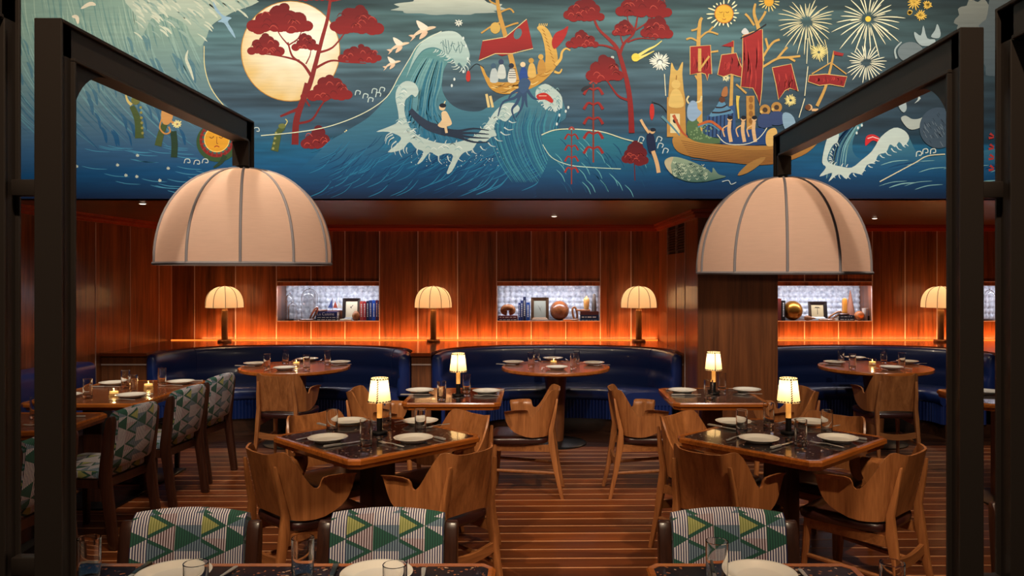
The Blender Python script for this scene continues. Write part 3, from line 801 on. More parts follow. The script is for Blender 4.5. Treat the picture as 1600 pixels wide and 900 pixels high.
def setting(p, f, where, forks=True, knives=True, dark=False):
    # p: plate centre, f: the way the diner faces
    proto_copy(plate_p, pf_, (p.x, p.y, TZ), random.random()*6, 'white dinner plate, ' + where)
    r = Vector((f.y, -f.x)); a = math.atan2(f.y, f.x) - PI/2
    if forks:
        q = Vector((p.x, p.y)) - r*.138 + f*jit(.02)
        proto_copy(fork_p, ff_, (q.x, q.y, TZ), a+jit(.12), 'steel fork by the ' + where.replace(' plate', '') + ' plate')
    if knives:
        q = Vector((p.x, p.y)) + r*.136 + f*jit(.02)
        proto_copy(gknife_p if dark else knife_p, gk_ if dark else kf_, (q.x, q.y, TZ), a+jit(.12), ('dark-handled' if dark else 'steel') + ' knife by the ' + where.replace(' plate', '') + ' plate')
def glass_at(px, py, where, z=TZ):
    q = PZ(px, py, z); proto_copy(glass_p, gf_, (q.x, q.y, z), random.random()*6, 'clear water glass, ' + where)
def glass_xy(x, y, where):
    proto_copy(glass_p, gf_, (x, y, TZ), random.random()*6, 'clear water glass, ' + where)

def table_lamp():
    t = thing('table_lamp', '', 'lamp', group='small lit table lamps')
    obj('base', MB().lathe([(.0, 0), (.044, 0), (.047, .004), (.045, .012), (.038, .015), (.0, .015)], 28), M['black'], t)
    obj('stem', MB().lathe([(.0165, .014), (.0165, .085), (.0155, .088)], 20), M['black'], t)
    obj('candle_tube', MB().lathe([(.0148, .086), (.0148, .185), (.0, .186)], 20), M['tube'], t)
    zb, zt, rb, rt = .178, .315, .064, .047
    sh = obj('shade', MB().lathe([(rb, zb), (rt, zt)], 40, cap=False), M['parchment'], t)
    def stitch(path): return obj('stitch', MB().tube(path, .0032, 5), M['stitch'], sh)
    for i in range(11):                                   # corded seam down the front
        f0, f1 = i/11, (i+.8)/11
        a0, a1 = -PI/2-.07, -PI/2+.07
        if i % 1 == 0:
            p = []
            for k in range(3):
                f = f0+(f1-f0)*k/2; a = a0+(a1-a0)*k/2; rr = rb+(rt-rb)*f+.0016
                p.append((rr*math.cos(a), rr*math.sin(a), zb+(zt-zb)*f))
            stitch(p)
    for zc, rr, n in ((zt-.008, rt+.002, 18), (zb+.004, rb+.001, 22)):
        for i in range(n):
            a0 = 2*PI*i/n; a1 = a0+2*PI/n*.62
            stitch([(rr*math.cos(a), rr*math.sin(a), zc+(.004 if k == 1 else 0)) for k, a in enumerate((a0, (a0+a1)/2, a1))])
    obj('bulb', MB().lathe([(0, .19), (.008, .195), (.014, .22), (.011, .245), (0, .255)], 12), M['bulb'], t)
    point((0, 0, .262), 1.1, (1, .68, .36), .012, t)
    return t
lamp_p = table_lamp(); lf_ = [0]
def lamp_at(p, label): proto_copy(lamp_p, lf_, (p.x, p.y, TZ), 0, label)

# diamond tables
Q = .70711
for T, nm, pl, gl, lp in (
    (TL, 'left diamond-set table', ((545,662),(657,662),(512,689),(646,689)), ((519,679,'left'),(572,697,'near the front corner'),(657,678,'right'),(603,665,'behind the lamp')), (593,677)),
    (TR, 'right diamond-set table', ((1146,663),(1266,663),(1186,690),(1309,689)), ((1159,679,'left'),(1251,697,'near the front corner'),(1292,680,'right'),(1201,666,'behind the lamp')), (1232,677))):
    for (px, py), side, f in zip(pl, ('far-left', 'far-right', 'near-left', 'near-right'), ((Q,-Q),(-Q,-Q),(Q,Q),(-Q,Q))):
        setting(PZ(px, py, TZ), Vector(f), f'{side} on the {nm}')
    for px, py, wh in gl: glass_at(px, py, f'{wh} on the {nm}')
    lamp_at(PZ(*lp, TZ), f'lit parchment-shaded lamp standing on the {nm}')
# small lamp tables
for nm, pl, gl, lp in (('small left lamp table', ((656,613),(760,614)), ((690,627,'left of the lamp'),(729,614,'right of the lamp')), (716,618)),
                       ('small right lamp table', ((1066,613),(1167,612)), ((1107,624,'in front of the lamp'),(1128,611,'close behind the lamp')), (1115,615))):
    for (px, py), side, f in zip(pl, ('left', 'right'), ((1, 0), (-1, 0))):
        setting(PZ(px, py, TZ), Vector(f), f'{side} on the {nm}')
    for px, py, wh in gl: glass_at(px, py, f'{wh} on the {nm}')
    lamp_at(PZ(*lp, TZ), f'lit parchment-shaded lamp standing on the {nm}')
setting(Vector((3.40, 5.98, TZ)), Vector((0, -1)), 'on the small table between the right-hand posts', knives=False)
# tea lights
def tea_light():
    t = thing('tea_light', '', 'candle', group='lit tea lights in glass cups')
    obj('cup', MB().lathe([(0, 0), (.034, 0), (.037, .004), (.037, .052), (.0345, .052), (.0345, .012), (0, .01)], 24), M['glass'], t, angle=22)
    obj('wax', MB().lathe([(0, .011), (.031, .011), (.031, .026), (0, .025)], 20), M['wax'], t)
    obj('flame', MB().lathe([(0, .027), (.004, .031), (.0045, .036), (0, .048)], 10), M['flame'], t)
    point((0, 0, .06), .35, (1, .55, .2), .008, t)
    return t
tea_p = tea_light(); tf_ = [0]
def tea_at(px, py, label):
    p = PZ(px, py, TZ); proto_copy(tea_p, tf_, (p.x, p.y, TZ), 0, label)
# round tables
for (cx, cy), nm, pl, gl, tl in (
    (RT[0], 'left round table', ((398,570,'left'),(445,577,'near'),(481,563,'far'),(531,568,'right')), ((417,576,'front left'),(446,568,'back left'),(479,578,'front right'),(512,570,'back right')), (463,570)),
    (RT[1], 'centre round table', ((802,568,'left'),(870,576,'near'),(864,562,'far'),(928,569,'right')), ((830,573,'front left'),(838,565,'back left'),(896,576,'front right'),(901,568,'back right')), (865,568)),
    (RT[2], 'right round table', ((1304,568,'left'),(1393,576,'near'),(1336,561,'far'),(1418,567,'right')), ((1314,566,'back left'),(1332,576,'front left'),(1381,567,'back right'),(1409,574,'front right')), (1363,569))):
    for px, py, side in pl:
        p = PZ(px, py, TZ); d = Vector((cx-p.x, cy-p.y)); d.normalize()
        setting(p, d, f'{side} on the {nm}')
    for px, py, wh in gl: glass_at(px, py, f'{wh} on the {nm}')
    tea_at(*tl, f'lit tea light in a glass cup on the {nm}')
# long candlelit table on the left
for x, y, wh, f in ((-2.97, 5.80, 'near-right', (-1, 0)), (-2.93, 6.52, 'far-right', (-1, 0)), (-3.45, 5.80, 'near-left', (1, 0)), (-3.45, 6.45, 'far-left', (1, 0))):
    setting(Vector((x, y, TZ)), Vector(f), f'{wh} on the long candlelit table')
for px, py, wh in ((137,622,'near left'),(196,606,'back left'),(208,614,'middle'),(253,602,'far right')): glass_at(px, py, f'{wh} on the long candlelit table')
tea_at(178, 617, 'nearer lit tea light on the long candlelit table')
tea_at(232, 605, 'farther lit tea light on the long candlelit table')
setting(Vector((-2.95, 4.86, TZ)), Vector((-1, 0)), 'on the small table behind the left steel post')
glass_xy(-3.12, 4.93, 'on the small table behind the left steel post')
# foreground tables
for px, wh in ((275, 'on the left half of the foreground table'), (590, 'on the right half of the foreground table'), (1186, 'on the right foreground table')):
    x = (px-CX)*2.36/F; setting(Vector((x, 2.345, TZ)), Vector((0, -1)), wh, dark=True)
for px, y, wh in ((139, 2.30, 'far left beside the steel post on the foreground table'), (473, 2.30, 'far, between the two plates on the foreground table'), (1120, 2.27, 'left of the plate on the right foreground table'),
                  (306, 2.10, 'near left plate, cut by the picture edge'), (617, 2.09, 'near the right plate of the long foreground table'), (1347, 2.10, 'at the right corner of the right foreground table')):
    glass_xy((px-CX)*y/F if px != 1347 else .945, y, wh)

# ---------------------------------------------------------------- lamps on the ledge
def dome(R_, h, n, per, pw=2.3, nz=14, bulge=.035, zoff=0):
    rows = []
    for j in range(nz+1):
        a = PI/2*j/nz; z = h*math.sin(a)**(2/pw) if j else 0; r = R_*max(0, math.cos(a))**(2/pw) if j < nz else R_*.06
        if j == nz: z = h*.998
        row = []
        for i in range(n*per):
            f = (i % per)/per; ang = 2*PI*i/(n*per)
            k = 1 - bulge*math.sin(PI*f)*(.6 if j else .8)
            row.append((r*k*math.cos(ang), r*k*math.sin(ang), zoff+z))
        rows.append(row)
    return rows
def ledge_lamp():
    t = thing('ledge_lamp', '', 'lamp', group='dome-shaded lamps on the wooden ledge')
    obj('base', MB().lathe([(0, 0), (.078, 0), (.08, .006), (.078, .024), (.07, .03), (.04, .032), (0, .032)], 32), M['bronze'], t)
    obj('column', MB().lathe([(.036, .03), (.036, .37), (.03, .375), (.03, .42), (0, .42)], 24), M['bronze'], t)
    n, per = 10, 6; rows = dome(.215, .245, n, per, 2.5, 12, .03, .405)
    sh = obj('shade', MB().grid(rows, closed=True), M['linen_w'], t, recalc=False)
    for i in range(n):
        obj('seam', MB().tube([Vector(r[i*per])*1.0 + Vector((r[i*per][0], r[i*per][1], 0)).normalized()*.002 for r in rows], .0032, 5), M['seam_d'], sh)
    obj('finial', MB().lathe([(0, .645), (.014, .648), (.012, .656), (0, .66)], 12), M['bronze'], t)
    obj('bulb', MB().lathe([(0, .42), (.02, .43), (.03, .47), (.02, .5), (0, .51)], 14), M['bulb'], t)
    point((0, 0, .53), 5, (1, .72, .44), .03, t)
    return t
ll_p = ledge_lamp(); llf = [0]
for px, rz, lb in ((351, .1, 'dome-shaded ledge lamp left of the niche with glass cloches'), (677, .25, 'dome-shaded ledge lamp between the two left niches'),
                   (998, .2, 'dome-shaded ledge lamp left of the wooden pillar'), (1470, .3, 'dome-shaded ledge lamp partly hidden by the right steel post')):
    proto_copy(ll_p, llf, ((px-CX)*9.17/F, 9.17, ZL), rz, lb)

# ---------------------------------------------------------------- things in the wall niches
SH = NZ0 + .0005
NICH = {1: (430, 9.41), 2: (770, 9.14), 3: (1210, 10.0)}
YI = 9.6
def nx(k, cx): return (NICH[k][0] + cx/NICH[k][1] - CX)*YI/F
def nk(k): return YI/F/NICH[k][1]
WOODY = wood('carved_wood', (196,128,74), (132,74,38), 0, 30, 6, .4, .2, .04, .2)
WOODD = wood('dark_carved_wood', (130,72,44), (84,42,26), 0, 30, 6, .35, .3, .04, .1)
BOOKS = {}
def bmat(c):
    if c not in BOOKS: BOOKS[c] = plain('book_cover_%d' % len(BOOKS), c, .5)
    return BOOKS[c]
M['paper'] = plain('paper', (222,208,184), .8)
M['print'] = plain('spine_print', (225,222,214), .6)
def book_up(k, c0, c1, top, bot, col, label, print_col=True, y=9.585):
    s = nk(k); w_ = (c1-c0)*s*.97; h = (bot-top)*s; x = nx(k, (c0+c1)/2); d = .13
    t = thing('book', label, 'book', (x, y, SH), 0, 'books standing in the niches')
    obj('cover', MB().box(-w_/2, w_/2, 0, .006, 0, h).box(-w_/2, -w_/2+.003, .006, d, 0, h).box(w_/2-.003, w_/2, .006, d, 0, h), bmat(col), t, smooth=False)
    obj('pages', MB().box(-w_/2+.003, w_/2-.003, .006, d-.005, .003, h-.004), M['paper'], t, smooth=False)
    if print_col:
        mb = MB(); z = h*.2
        while z < h*.85:
            l = random.uniform(.008, .022); mb.box(-w_*.16, w_*.16, -.0006, 0, z, min(z+l, h*.9)); z += l+.006
        o = obj('spine_print', mb, M['print'], t, smooth=False)
def book_flat(k, c0, c1, top, bot, z, col, label, text=None, marks=True):
    s = nk(k); w_ = (c1-c0)*s; h = max(.01, (bot-top)*s); x = nx(k, (c0+c1)/2); d = .14
    t = thing('book', label, 'book', (x, 9.55, z), 0, 'books lying in the niches')
    obj('cover', MB().box(-w_/2, w_/2, 0, d, 0, .003).box(-w_/2, w_/2, 0, d, h-.003, h).box(-w_/2, w_/2, 0, .005, .003, h-.003), bmat(col), t, smooth=False)
    obj('pages', MB().box(-w_/2+.004, w_/2-.004, .005, d-.005, .003, h-.003), M['paper'], t, smooth=False)
    if text:
        cu = bpy.data.curves.new('spine_text', 'FONT'); cu.body = text; cu.size = h*.92; cu.align_x = 'CENTER'; cu.align_y = 'CENTER'; cu.extrude = .0003
        tmp = bpy.data.objects.new('spine_text', cu); COL.objects.link(tmp)
        dg = bpy.context.evaluated_depsgraph_get(); me = bpy.data.meshes.new_from_object(tmp.evaluated_get(dg)); bpy.data.objects.remove(tmp)
        me.materials.clear(); o = obj('spine_text', me, M['print'], t); o.rotation_euler = (R(90), 0, 0); o.location = (-w_*.04, -.0006, h/2)
    elif marks:
        mb = MB(); q = -w_*.42
        while q < w_*.4:
            l = random.uniform(.012, .05); mb.box(q, min(q+l, w_*.44), -.0006, 0, h*.36, h*.62); q += l+.012
        obj('spine_print', mb, M['print'], t, smooth=False)
    return z + h
def link(x, y, z, a, b, r, rot, m, label):    # one long oval link of a carved wooden chain
    pts = []
    for i in range(28):
        an = 2*PI*i/28; c, s_ = math.cos(an), math.sin(an)
        pts.append((math.copysign(abs(c)**.75, c)*(a-r), math.copysign(abs(s_)**.9, s_)*(b-r), 0))
    o = obj('chain_link', MB().tube(pts, r, 8, closed=True), m); o.location = (x, y, z); o.rotation_euler = rot
    return tag(o, label, 'ornament', 'links of carved wooden chain')
def frame(k, c0, c1, top, bot, label, fm, pic, tilt=8, y=9.62, bw=.035):
    s = nk(k); w_ = (c1-c0)*s; h = (bot-top)*s; x = nx(k, (c0+c1)/2)
    t = thing('picture_frame', label, 'picture frame', (x, y, SH + .004), 0, 'picture frames in the niches'); t.rotation_euler = (R(-tilt), 0, 0)
    for q in range(4):
        a = [(-w_/2, 0), (w_/2, 0), (w_/2, h), (-w_/2, h)]; b = [(-w_/2+bw, bw), (w_/2-bw, bw), (w_/2-bw, h-bw), (-w_/2+bw, h-bw)]
        i, j = q, (q+1) % 4
        vs = [(a[i][0], -.028, a[i][1]), (a[j][0], -.028, a[j][1]), (b[j][0], -.008, b[j][1]), (b[i][0], -.008, b[i][1]),
              (a[i][0], .0, a[i][1]), (a[j][0], .0, a[j][1]), (b[j][0], .0, b[j][1]), (b[i][0], .0, b[i][1])]
        obj('frame_bar', MB().add(vs, [(0,1,2,3),(7,6,5,4),(0,4,5,1),(1,5,6,2),(2,6,7,3),(3,7,4,0)]), fm, t, smooth=False)
    pc = obj('picture', MB().box(-w_/2+bw-.002, w_/2-bw+.002, -.004, .0, bw-.002, h-bw+.002), plain('picture_paper', pic, .6), t, smooth=False)
    return t, pc, w_, h
def flat_marks(parent, polys, m, y=-.0052):
    mb = MB()
    for p in polys:
        b = len(mb.v); mb.v += [(x, y, z) for x, z in p]; mb.f.append(tuple(range(b, b+len(p))))
    return obj('drawing', mb, m, parent, smooth=False, recalc=False)
def lathe_thing(name, k, c, prof, m, label, cat, y=9.6, z=None, n=28, group=None, axis=None):
    o = obj(name, MB().lathe(prof, n), m); o.location = (nx(k, c), y, SH if z is None else z)
    return tag(o, label, cat, group)
# niche 1: glass cloches
def cloche(k, c, w_, h, label, x=None, y=9.62):
    r = w_/2
    t = thing('glass_cloche', label, 'glass dome', (nx(k, c) if x is None else x, y, SH), 0, 'glass cloches in the niches')
    obj('dome', MB().lathe([(r, .012), (r, h*.68), (r*.93, h*.78), (r*.72, h*.87), (r*.4, h*.925), (r*.1, h*.94), (r*.08, h*.93), (r*.38, h*.915), (r*.69, h*.86), (r*.9, h*.775), (r-.004, h*.68), (r-.004, .012)], 28), M['glass'], t, angle=40)
    obj('knob', MB().lathe([(0, h*.935), (r*.1, h*.94), (r*.12, h*.955), (r*.2, h*.975), (r*.14, h*.995), (0, h)], 16), M['glass'], t)
    obj('base', MB().lathe([(0, 0), (r+.008, 0), (r+.01, .004), (r+.006, .012), (0, .012)], 28), WOODD, t)
cloche(1, 190, .105, .34, 'left glass cloche of middle height in the left niche', y=9.66)
cloche(1, 275, .11, .235, 'smallest glass cloche in the left niche', y=9.55)
cloche(1, 470, .20, .41, 'tallest glass cloche in the left niche', y=9.70)
s1 = nk(1)
z = book_flat(1, 610, 920, 585, 618, SH, (28,30,52), 'lowest of three books lying in the left niche')
z = book_flat(1, 612, 920, 550, 583, z, (24,32,70), 'middle of three books lying in the left niche')
z = book_flat(1, 615, 925, 483, 548, z, (22,34,92), 'thick navy book with white title, topmost of the left niche stack', 'La Cuisine')
link(nx(1, 660), 9.60, z+.013, .09, .035, .012, (0, 0, .1), WOODD, 'dark wooden chain link lying on top of the books, left niche')
link(nx(1, 485), 9.535, SH+.013, .095, .03, .0125, (0, 0, -.05), WOODD, 'dark wooden chain link lying on the shelf, left niche')
link(nx(1, 592), 9.535, SH+.089, .095, .03, .012, (R(90), R(-62), .15), WOODD, 'dark wooden chain link leaning on the books, left niche')
# small sailing toy behind the books
t = thing('toy_sailboat', 'small toy boat with blue, red and pale sails behind the book stack', 'toy boat', (nx(1, 850), 9.705, SH))
obj('hull', MB().prism([(-.1,-.012),(.09,-.014),(.12,0),(.09,.014),(-.1,.012)], .0, .12), WOODD, t, bevel=.004)
obj('mast', MB().tube([(-.035,0,.11),(-.035,0,.27)], .003, 6), WOODD, t)
for nm, pts, c in (('sail', ((-.09,.15),(-.03,.15),(-.035,.265)), (52,70,124)), ('sail', ((-.025,.15),(.03,.15),(.0,.235)), (168,66,40)), ('sail', ((.03,.15),(.095,.15),(.03,.24)), (206,196,184))):
    obj(nm, MB().add([(x, y_, z_) for y_ in (-.002, .002) for x, z_ in pts], [(0,1,2),(5,4,3),(0,3,4,1),(1,4,5,2),(2,5,3,0)]), plain('sail_cloth', c, .8), t, smooth=False)
DARKF = plain('dark_moulding', (44,36,36), .3, coat=.4); BRF = plain('bronze_moulding', (88,62,40), .35, metal=.5)
fr, pc, w_, h = frame(1, 985, 1240, 288, 610, 'black picture frame with a small dark animal drawing, left niche', DARKF, (218,206,178))
flat_marks(pc, [[(-.012, h*.56), (.0, h*.60), (.016, h*.66), (.02, h*.70), (.01, h*.685), (.004, h*.64), (-.018, h*.60)], [(-.004, h*.585), (.002, h*.59), (.0, h*.53), (-.006, h*.54)]], M['stitch'])
o = obj('card_stand', MB().prism([(-.07,-.02),(.07,-.02),(.07,.02),(-.07,.02)], 0, .022), M['paper'], bevel=.003); o.location = (nx(1, 1055), 9.555, SH); tag(o, 'low pale card block before the black picture frame, left niche', 'ornament')
lathe_thing('wooden_egg', 1, 1196, [(0, 0), (.022, .004), (.04, .03), (.045, .06), (.036, .095), (.018, .114), (0, .118)], WOODY, 'upright wooden egg in front of the black picture frame, left niche', 'ornament', y=9.565)
for c0, c1, top, col, lb in ((1248,1292,335,(196,80,66),'pale red'), (1294,1340,340,(168,36,46),'crimson'), (1343,1382,330,(26,34,66),'black-blue'), (1384,1426,320,(34,58,128),'dark blue'),
                             (1428,1480,318,(30,84,186),'bright blue'), (1482,1510,322,(96,28,50),'maroon'), (1512,1542,325,(28,42,92),'rightmost navy')):
    book_up(1, c0, c1, top, 618, col, f'{lb} book standing in the row at right of the left niche')
# niche 2
z = book_flat(2, 75, 355, 573, 605, SH, (26,30,72), 'navy book lying under the wooden knot, centre niche')
z = book_flat(2, 78, 355, 535, 572, z, (120,34,36), 'dark red book lying directly under the wooden knot, centre niche')
kn = []
for i in range(40):
    an = -PI/2 + .22 + (2*PI-.44)*i/39
    kn.append((math.cos(an)*.058, 0, .066 + math.sin(an)*.036))
o = obj('wooden_knot', MB().tube(kn, [.022+.012*math.sin(PI*i/39) + .006 for i in range(40)], 12), WOODY); o.location = (nx(2, 218), 9.60, z); tag(o, 'rounded tan wooden knot lying on two books, centre niche', 'ornament')
for c0, c1, top, col, lb in ((365,396,352,(30,58,128),'leftmost short blue'), (397,430,318,(28,48,108),'second, white-lettered blue'), (432,474,265,(20,30,66),'tallest dark navy'), (476,530,345,(28,72,150),'wide bright blue')):
    book_up(2, c0, c1, top, 605, col, f'{lb} book standing in the centre niche')
fr, pc, w_, h = frame(2, 545, 800, 280, 603, 'bronze picture frame with a grey speckled picture, centre niche', BRF, (150,152,140))
flat_marks(pc, [[(random.uniform(-.05, .05)+a, h*random.uniform(.3, .7)+b) for a, b in ((0, 0),)]*1 + [(0, h*.5), (.004, h*.51)] for _ in range(8)], M['stitch'])
def ball(k, c, d, m, label, y=9.61, foot=False):
    r = d/2; o = obj('wooden_ball' if not foot else 'metal_ball', MB().lathe([(0, -r)] + [(r*math.cos(a), r*math.sin(a)) for a in [R(-80+160*i/22) for i in range(23)]] + [(0, r)], 36), m)
    o.location = (nx(k, c), y, SH + r); return tag(o, label, 'ball')
ball(2, 955, .238, wood('burl_wood', (176,104,60), (96,50,28), 0, 14, 1.5, .25, .5, .05, .1), 'large polished wooden ball in the centre niche', 9.69)
link(nx(2, 1110), 9.53, SH+.013, .10, .034, .0125, (0, 0, .2), WOODY, 'tan wooden chain link lying before the ball, centre niche')
link(nx(2, 1172), 9.60, SH+.089, .086, .04, .0125, (R(90), R(80), .3), WOODY, 'tan wooden chain link standing upright, centre niche')
z = book_flat(2, 1245, 1510, 583, 605, SH, (36,78,124), 'thin blue book at the bottom of the right stack, centre niche')
z = book_flat(2, 1245, 1510, 518, 582, z, (24,48,82), 'thick dark blue book in the middle of the right stack, centre niche')
z = book_flat(2, 1245, 1510, 470, 517, z, (104,52,42), 'brown book on top of the right stack, centre niche', marks=False)
link(nx(2, 1290), 9.60, z+.0135, .09, .032, .012, (0, 0, 0), WOODY, 'tan wooden chain link lying on the right book stack, centre niche')
lathe_thing('turned_pin', 2, 1337, [(0, 0), (.03, 0), (.032, .03), (.036, .08), (.036, .115), (.026, .135), (.012, .146), (.008, .158), (0, .16)], plain('pale_wood', (214,164,96), .45), 'pale turned wooden pin standing on the right book stack, centre niche', 'ornament', y=9.60, z=z+.026)
lathe_thing('stone_pillar', 2, 1447, [(0, 0), (.031, 0), (.029, .06), (.018, .205), (.014, .212), (0, .213)], plain('grey_stone', (104,92,84), .8, bump=.4, bscale=60), 'tapering grey stone standing on the right book stack, centre niche', 'ornament', y=9.60, z=z, n=8)
# niche 3
book_up(3, 50, 102, 320, 664, (122,50,40), 'red-brown book standing beside the pillar, right niche', False)
book_up(3, 106, 165, 352, 664, (26,24,26), 'black book standing beside the gold ball, right niche')
ball(3, 318, .238, plain('gold_leaf', (186,124,48), .32, metal=.85, bump=.2, bscale=14), 'large gold ball in the right niche', 9.68, True)
o = obj('wooden_pear', MB().lathe([(0, 0), (.024, .005), (.034, .03), (.028, .06), (.014, .095), (.006, .135), (0, .138)], 20), WOODY); o.location = (nx(3, 452), 9.56, SH+.034); o.rotation_euler = (0, R(92), 0); tag(o, 'pale pear-shaped wooden piece lying beside the gold ball', 'ornament')
fr, pc, w_, h = frame(3, 560, 850, 322, 610, 'black picture frame with a palm tree drawing, right niche', DARKF, (206,184,142), 9, 9.66, .038)
palm = [[(-.003, h*.3), (.003, h*.3), (.003, h*.66), (-.001, h*.66)]]
for a in (-75, -45, -15, 20, 55, 85):
    dx, dz = math.sin(R(a)), math.cos(R(a))
    palm.append([(0, h*.655), (dx*.02-dz*.004, h*.655+dz*.012+.006), (dx*.045, h*.64+dz*.008), (dx*.02+dz*.004, h*.655+dz*.006)])
flat_marks(pc, palm, M['stitch'])
link(nx(3, 800), 9.555, SH+.013, .105, .035, .0125, (0, 0, .04), WOODY, 'tan wooden chain link lying before the palm picture, right niche')
z = book_flat(3, 985, 1230, 618, 663, SH, (30,32,44), 'lower of two dark books lying in the right niche')
z = book_flat(3, 990, 1225, 578, 617, z, (36,40,58), 'upper of two dark books lying in the right niche')
link(nx(3, 1070), 9.585, z+.0135, .075, .034, .012, (0, 0, .08), WOODD, 'brown wooden chain link lying on the dark books, right niche')
link(nx(3, 930), 9.57, SH+.068, .095, .03, .012, (R(90), R(-28), .1), WOODY, 'tan wooden chain link leaning on the dark books, right niche')
lathe_thing('carved_post', 3, 1097, [(0, 0), (.033, 0), (.034, .02), (.03, .03), (.032, .15), (.026, .172), (.008, .182), (0, .183)], plain('amber_wood', (206,132,48), .4, bump=.5, bscale=40), 'amber carved post standing on the dark books, right niche', 'ornament', y=9.60, z=z+.026, n=10)
lathe_thing('tall_cone', 3, 1270, [(0, 0), (.068, 0), (.068, .004), (.004, .366), (0, .368)], plain('cone_clay', (176,116,92), .7), 'tall pointed cone at the right of the right niche', 'ornament', y=9.765, n=20)
ball(3, 1308, .118, wood('small_ball_wood', (218,132,66), (170,88,40), 0, 18, 2, .4, .2, .03, .1), 'small orange wooden ball in front of the cone', 9.565)
lathe_thing('white_cup', 3, 1415, [(0, 0), (.03, 0), (.032, .004), (.037, .15), (.034, .15), (.03, .01), (0, .01)], plain('white_ceramic', (226,214,204), .5), 'white tapered cup at the right end of the right niche', 'cup', y=9.60)
o = obj('small_box', MB().box(-.03, .03, -.03, .03, 0, .045).box(-.032, .032, -.032, .032, .045, .058), M['walnut'], bevel=.002); o.location = (nx(3, 1492), 9.61, SH); tag(o, 'little dark lidded box at the right end of the right niche', 'box')
cloche(3, 0, .13, .40, 'glass cloche glimpsed between the two right-hand steel posts', x=(1546-CX)*9.62/F, y=9.62)

# ---------------------------------------------------------------- steel frames with pendant lamps
def steel_frame(xi, side, yn, yf, zt, zlamp, label, W=.060):
    # xi: inner face; side -1: the frame lies left of it; yn near post, yf far end of the arm
    x0, x1 = (xi-W, xi) if side < 0 else (xi, xi+W)
    t = thing('lamp_frame', label, 'steel frame', ((x0+x1)/2, yn, 0)); O = ((x0+x1)/2, yn, 0)
    fl_ = .009      # flanges stand proud of the web
    xa, xb = x0+fl_, x1-fl_
    def bar(nm, y0, y1, z0, z1, along):
        mb = MB().box(xa, xb, y0, y1, z0, z1)
        o = obj(nm, mb, M['steel'], t, origin=O, bevel=.002, seg=1)
        return o
    D = .058; H = .082
    post = obj('post', MB().box(xa, xb, yn+.006, yn+D-.006, 0, zt-.006), M['steel'], t, origin=O, smooth=False)
    obj('flange', MB().box(x0, x1, yn, yn+.008, 0, zt), M['steel'], post, origin=O, bevel=.0015, seg=1)
    obj('flange', MB().box(x0, x1, yn+D-.008, yn+D, 0, zt-H), M['steel'], post, origin=O, bevel=.0015, seg=1)
    arm = obj('arm', MB().box(xa, xb, yn+.008, yf-.006, zt-H+.006, zt-.006), M['steel'], t, origin=O, smooth=False)
    obj('flange', MB().box(x0, x1, yn+.008, yf, zt-.008, zt), M['steel'], arm, origin=O, bevel=.0015, seg=1)
    obj('flange', MB().box(x0, x1, yn+D-.008, yf-D, zt-H, zt-H+.008), M['steel'], arm, origin=O, bevel=.0015, seg=1)
    drop = obj('drop', MB().box(xa, xb, yf-D+.006, yf-.006, zlamp, zt-.008), M['steel'], t, origin=O, smooth=False)
    obj('flange', MB().box(x0, x1, yf-.008, yf, zlamp, zt-.008), M['steel'], drop, origin=O, bevel=.0015, seg=1)
    obj('flange', MB().box(x0, x1, yf-D, yf-D+.008, zlamp, zt-H), M['steel'], drop, origin=O, bevel=.0015, seg=1)
    # curved gusset in the corner of post and arm
    a0, b0 = yn+D, zt-H; ry, rz_ = .155, .16
    pts = [(a0, b0), (a0+ry, b0)] + [(a0+ry-ry*math.sin(a), b0-rz_+rz_*math.cos(a)) for a in [PI/2*i/14 for i in range(1, 15)]]
    n = len(pts); xm = (x0+x1)/2
    mb = MB().add([(x, p[0], p[1]) for x in (xa+.004, xb-.004) for p in pts], [tuple(range(n)), tuple(range(n, 2*n))[::-1]] + [(i, (i+1) % n, n+(i+1) % n, n+i) for i in range(n)])
    obj('gusset', mb, M['steel'], t, origin=O, smooth=False)
    return t, O, x0, x1
KL = .823
ft, O, a0, a1 = steel_frame(-1.037, -1, 1.727, 2.91, 2.218, 2.048, 'black steel frame holding the left pendant lamp')
obj('link_bar', MB().box(-1.163, a0+.02, 1.75, 1.78, 1.832, 1.868), M['steel'], ft, origin=O, bevel=.002)
obj('link_bar', MB().box(-1.163, a0+.02, 1.75, 1.78, .99, 1.03), M['steel'], ft, origin=O, bevel=.002)
ft, O, b0, b1 = steel_frame(.871, 1, 1.625, 2.91, 2.166, 2.015, 'black steel frame holding the right pendant lamp', .049)
obj('link_bar', MB().box(b1-.02, .975, 1.65, 1.68, 1.818, 1.852), M['steel'], ft, origin=O, bevel=.002)
obj('link_bar', MB().box(b1-.02, .975, 1.65, 1.68, .985, 1.025), M['steel'], ft, origin=O, bevel=.002)
# neighbouring frames that reach towards the viewer
def near_frame(x0, x1, y1, zt, label):
    D, H = .058, .082; t = thing('lamp_frame', label, 'steel frame', ((x0+x1)/2, y1, 0)); O = ((x0+x1)/2, y1, 0)
    xa, xb = x0+.009, x1-.009
    post = obj('post', MB().box(xa, xb, y1-D+.006, y1-.006, 0, zt-.006), M['steel'], t, origin=O, smooth=False)
    obj('flange', MB().box(x0, x1, y1-.008, y1, 0, zt), M['steel'], post, origin=O, bevel=.0015, seg=1)
    obj('flange', MB().box(x0, x1, y1-D, y1-D+.008, 0, zt-H), M['steel'], post, origin=O, bevel=.0015, seg=1)
    arm = obj('arm', MB().box(xa, xb, .45, y1-.008, zt-H+.006, zt-.006), M['steel'], t, origin=O, smooth=False)
    obj('flange', MB().box(x0, x1, .45, y1-.008, zt-.008, zt), M['steel'], arm, origin=O, bevel=.0015, seg=1)
    obj('flange', MB().box(x0, x1, .45, y1-D, zt-H, zt-H+.008), M['steel'], arm, origin=O, bevel=.0015, seg=1)
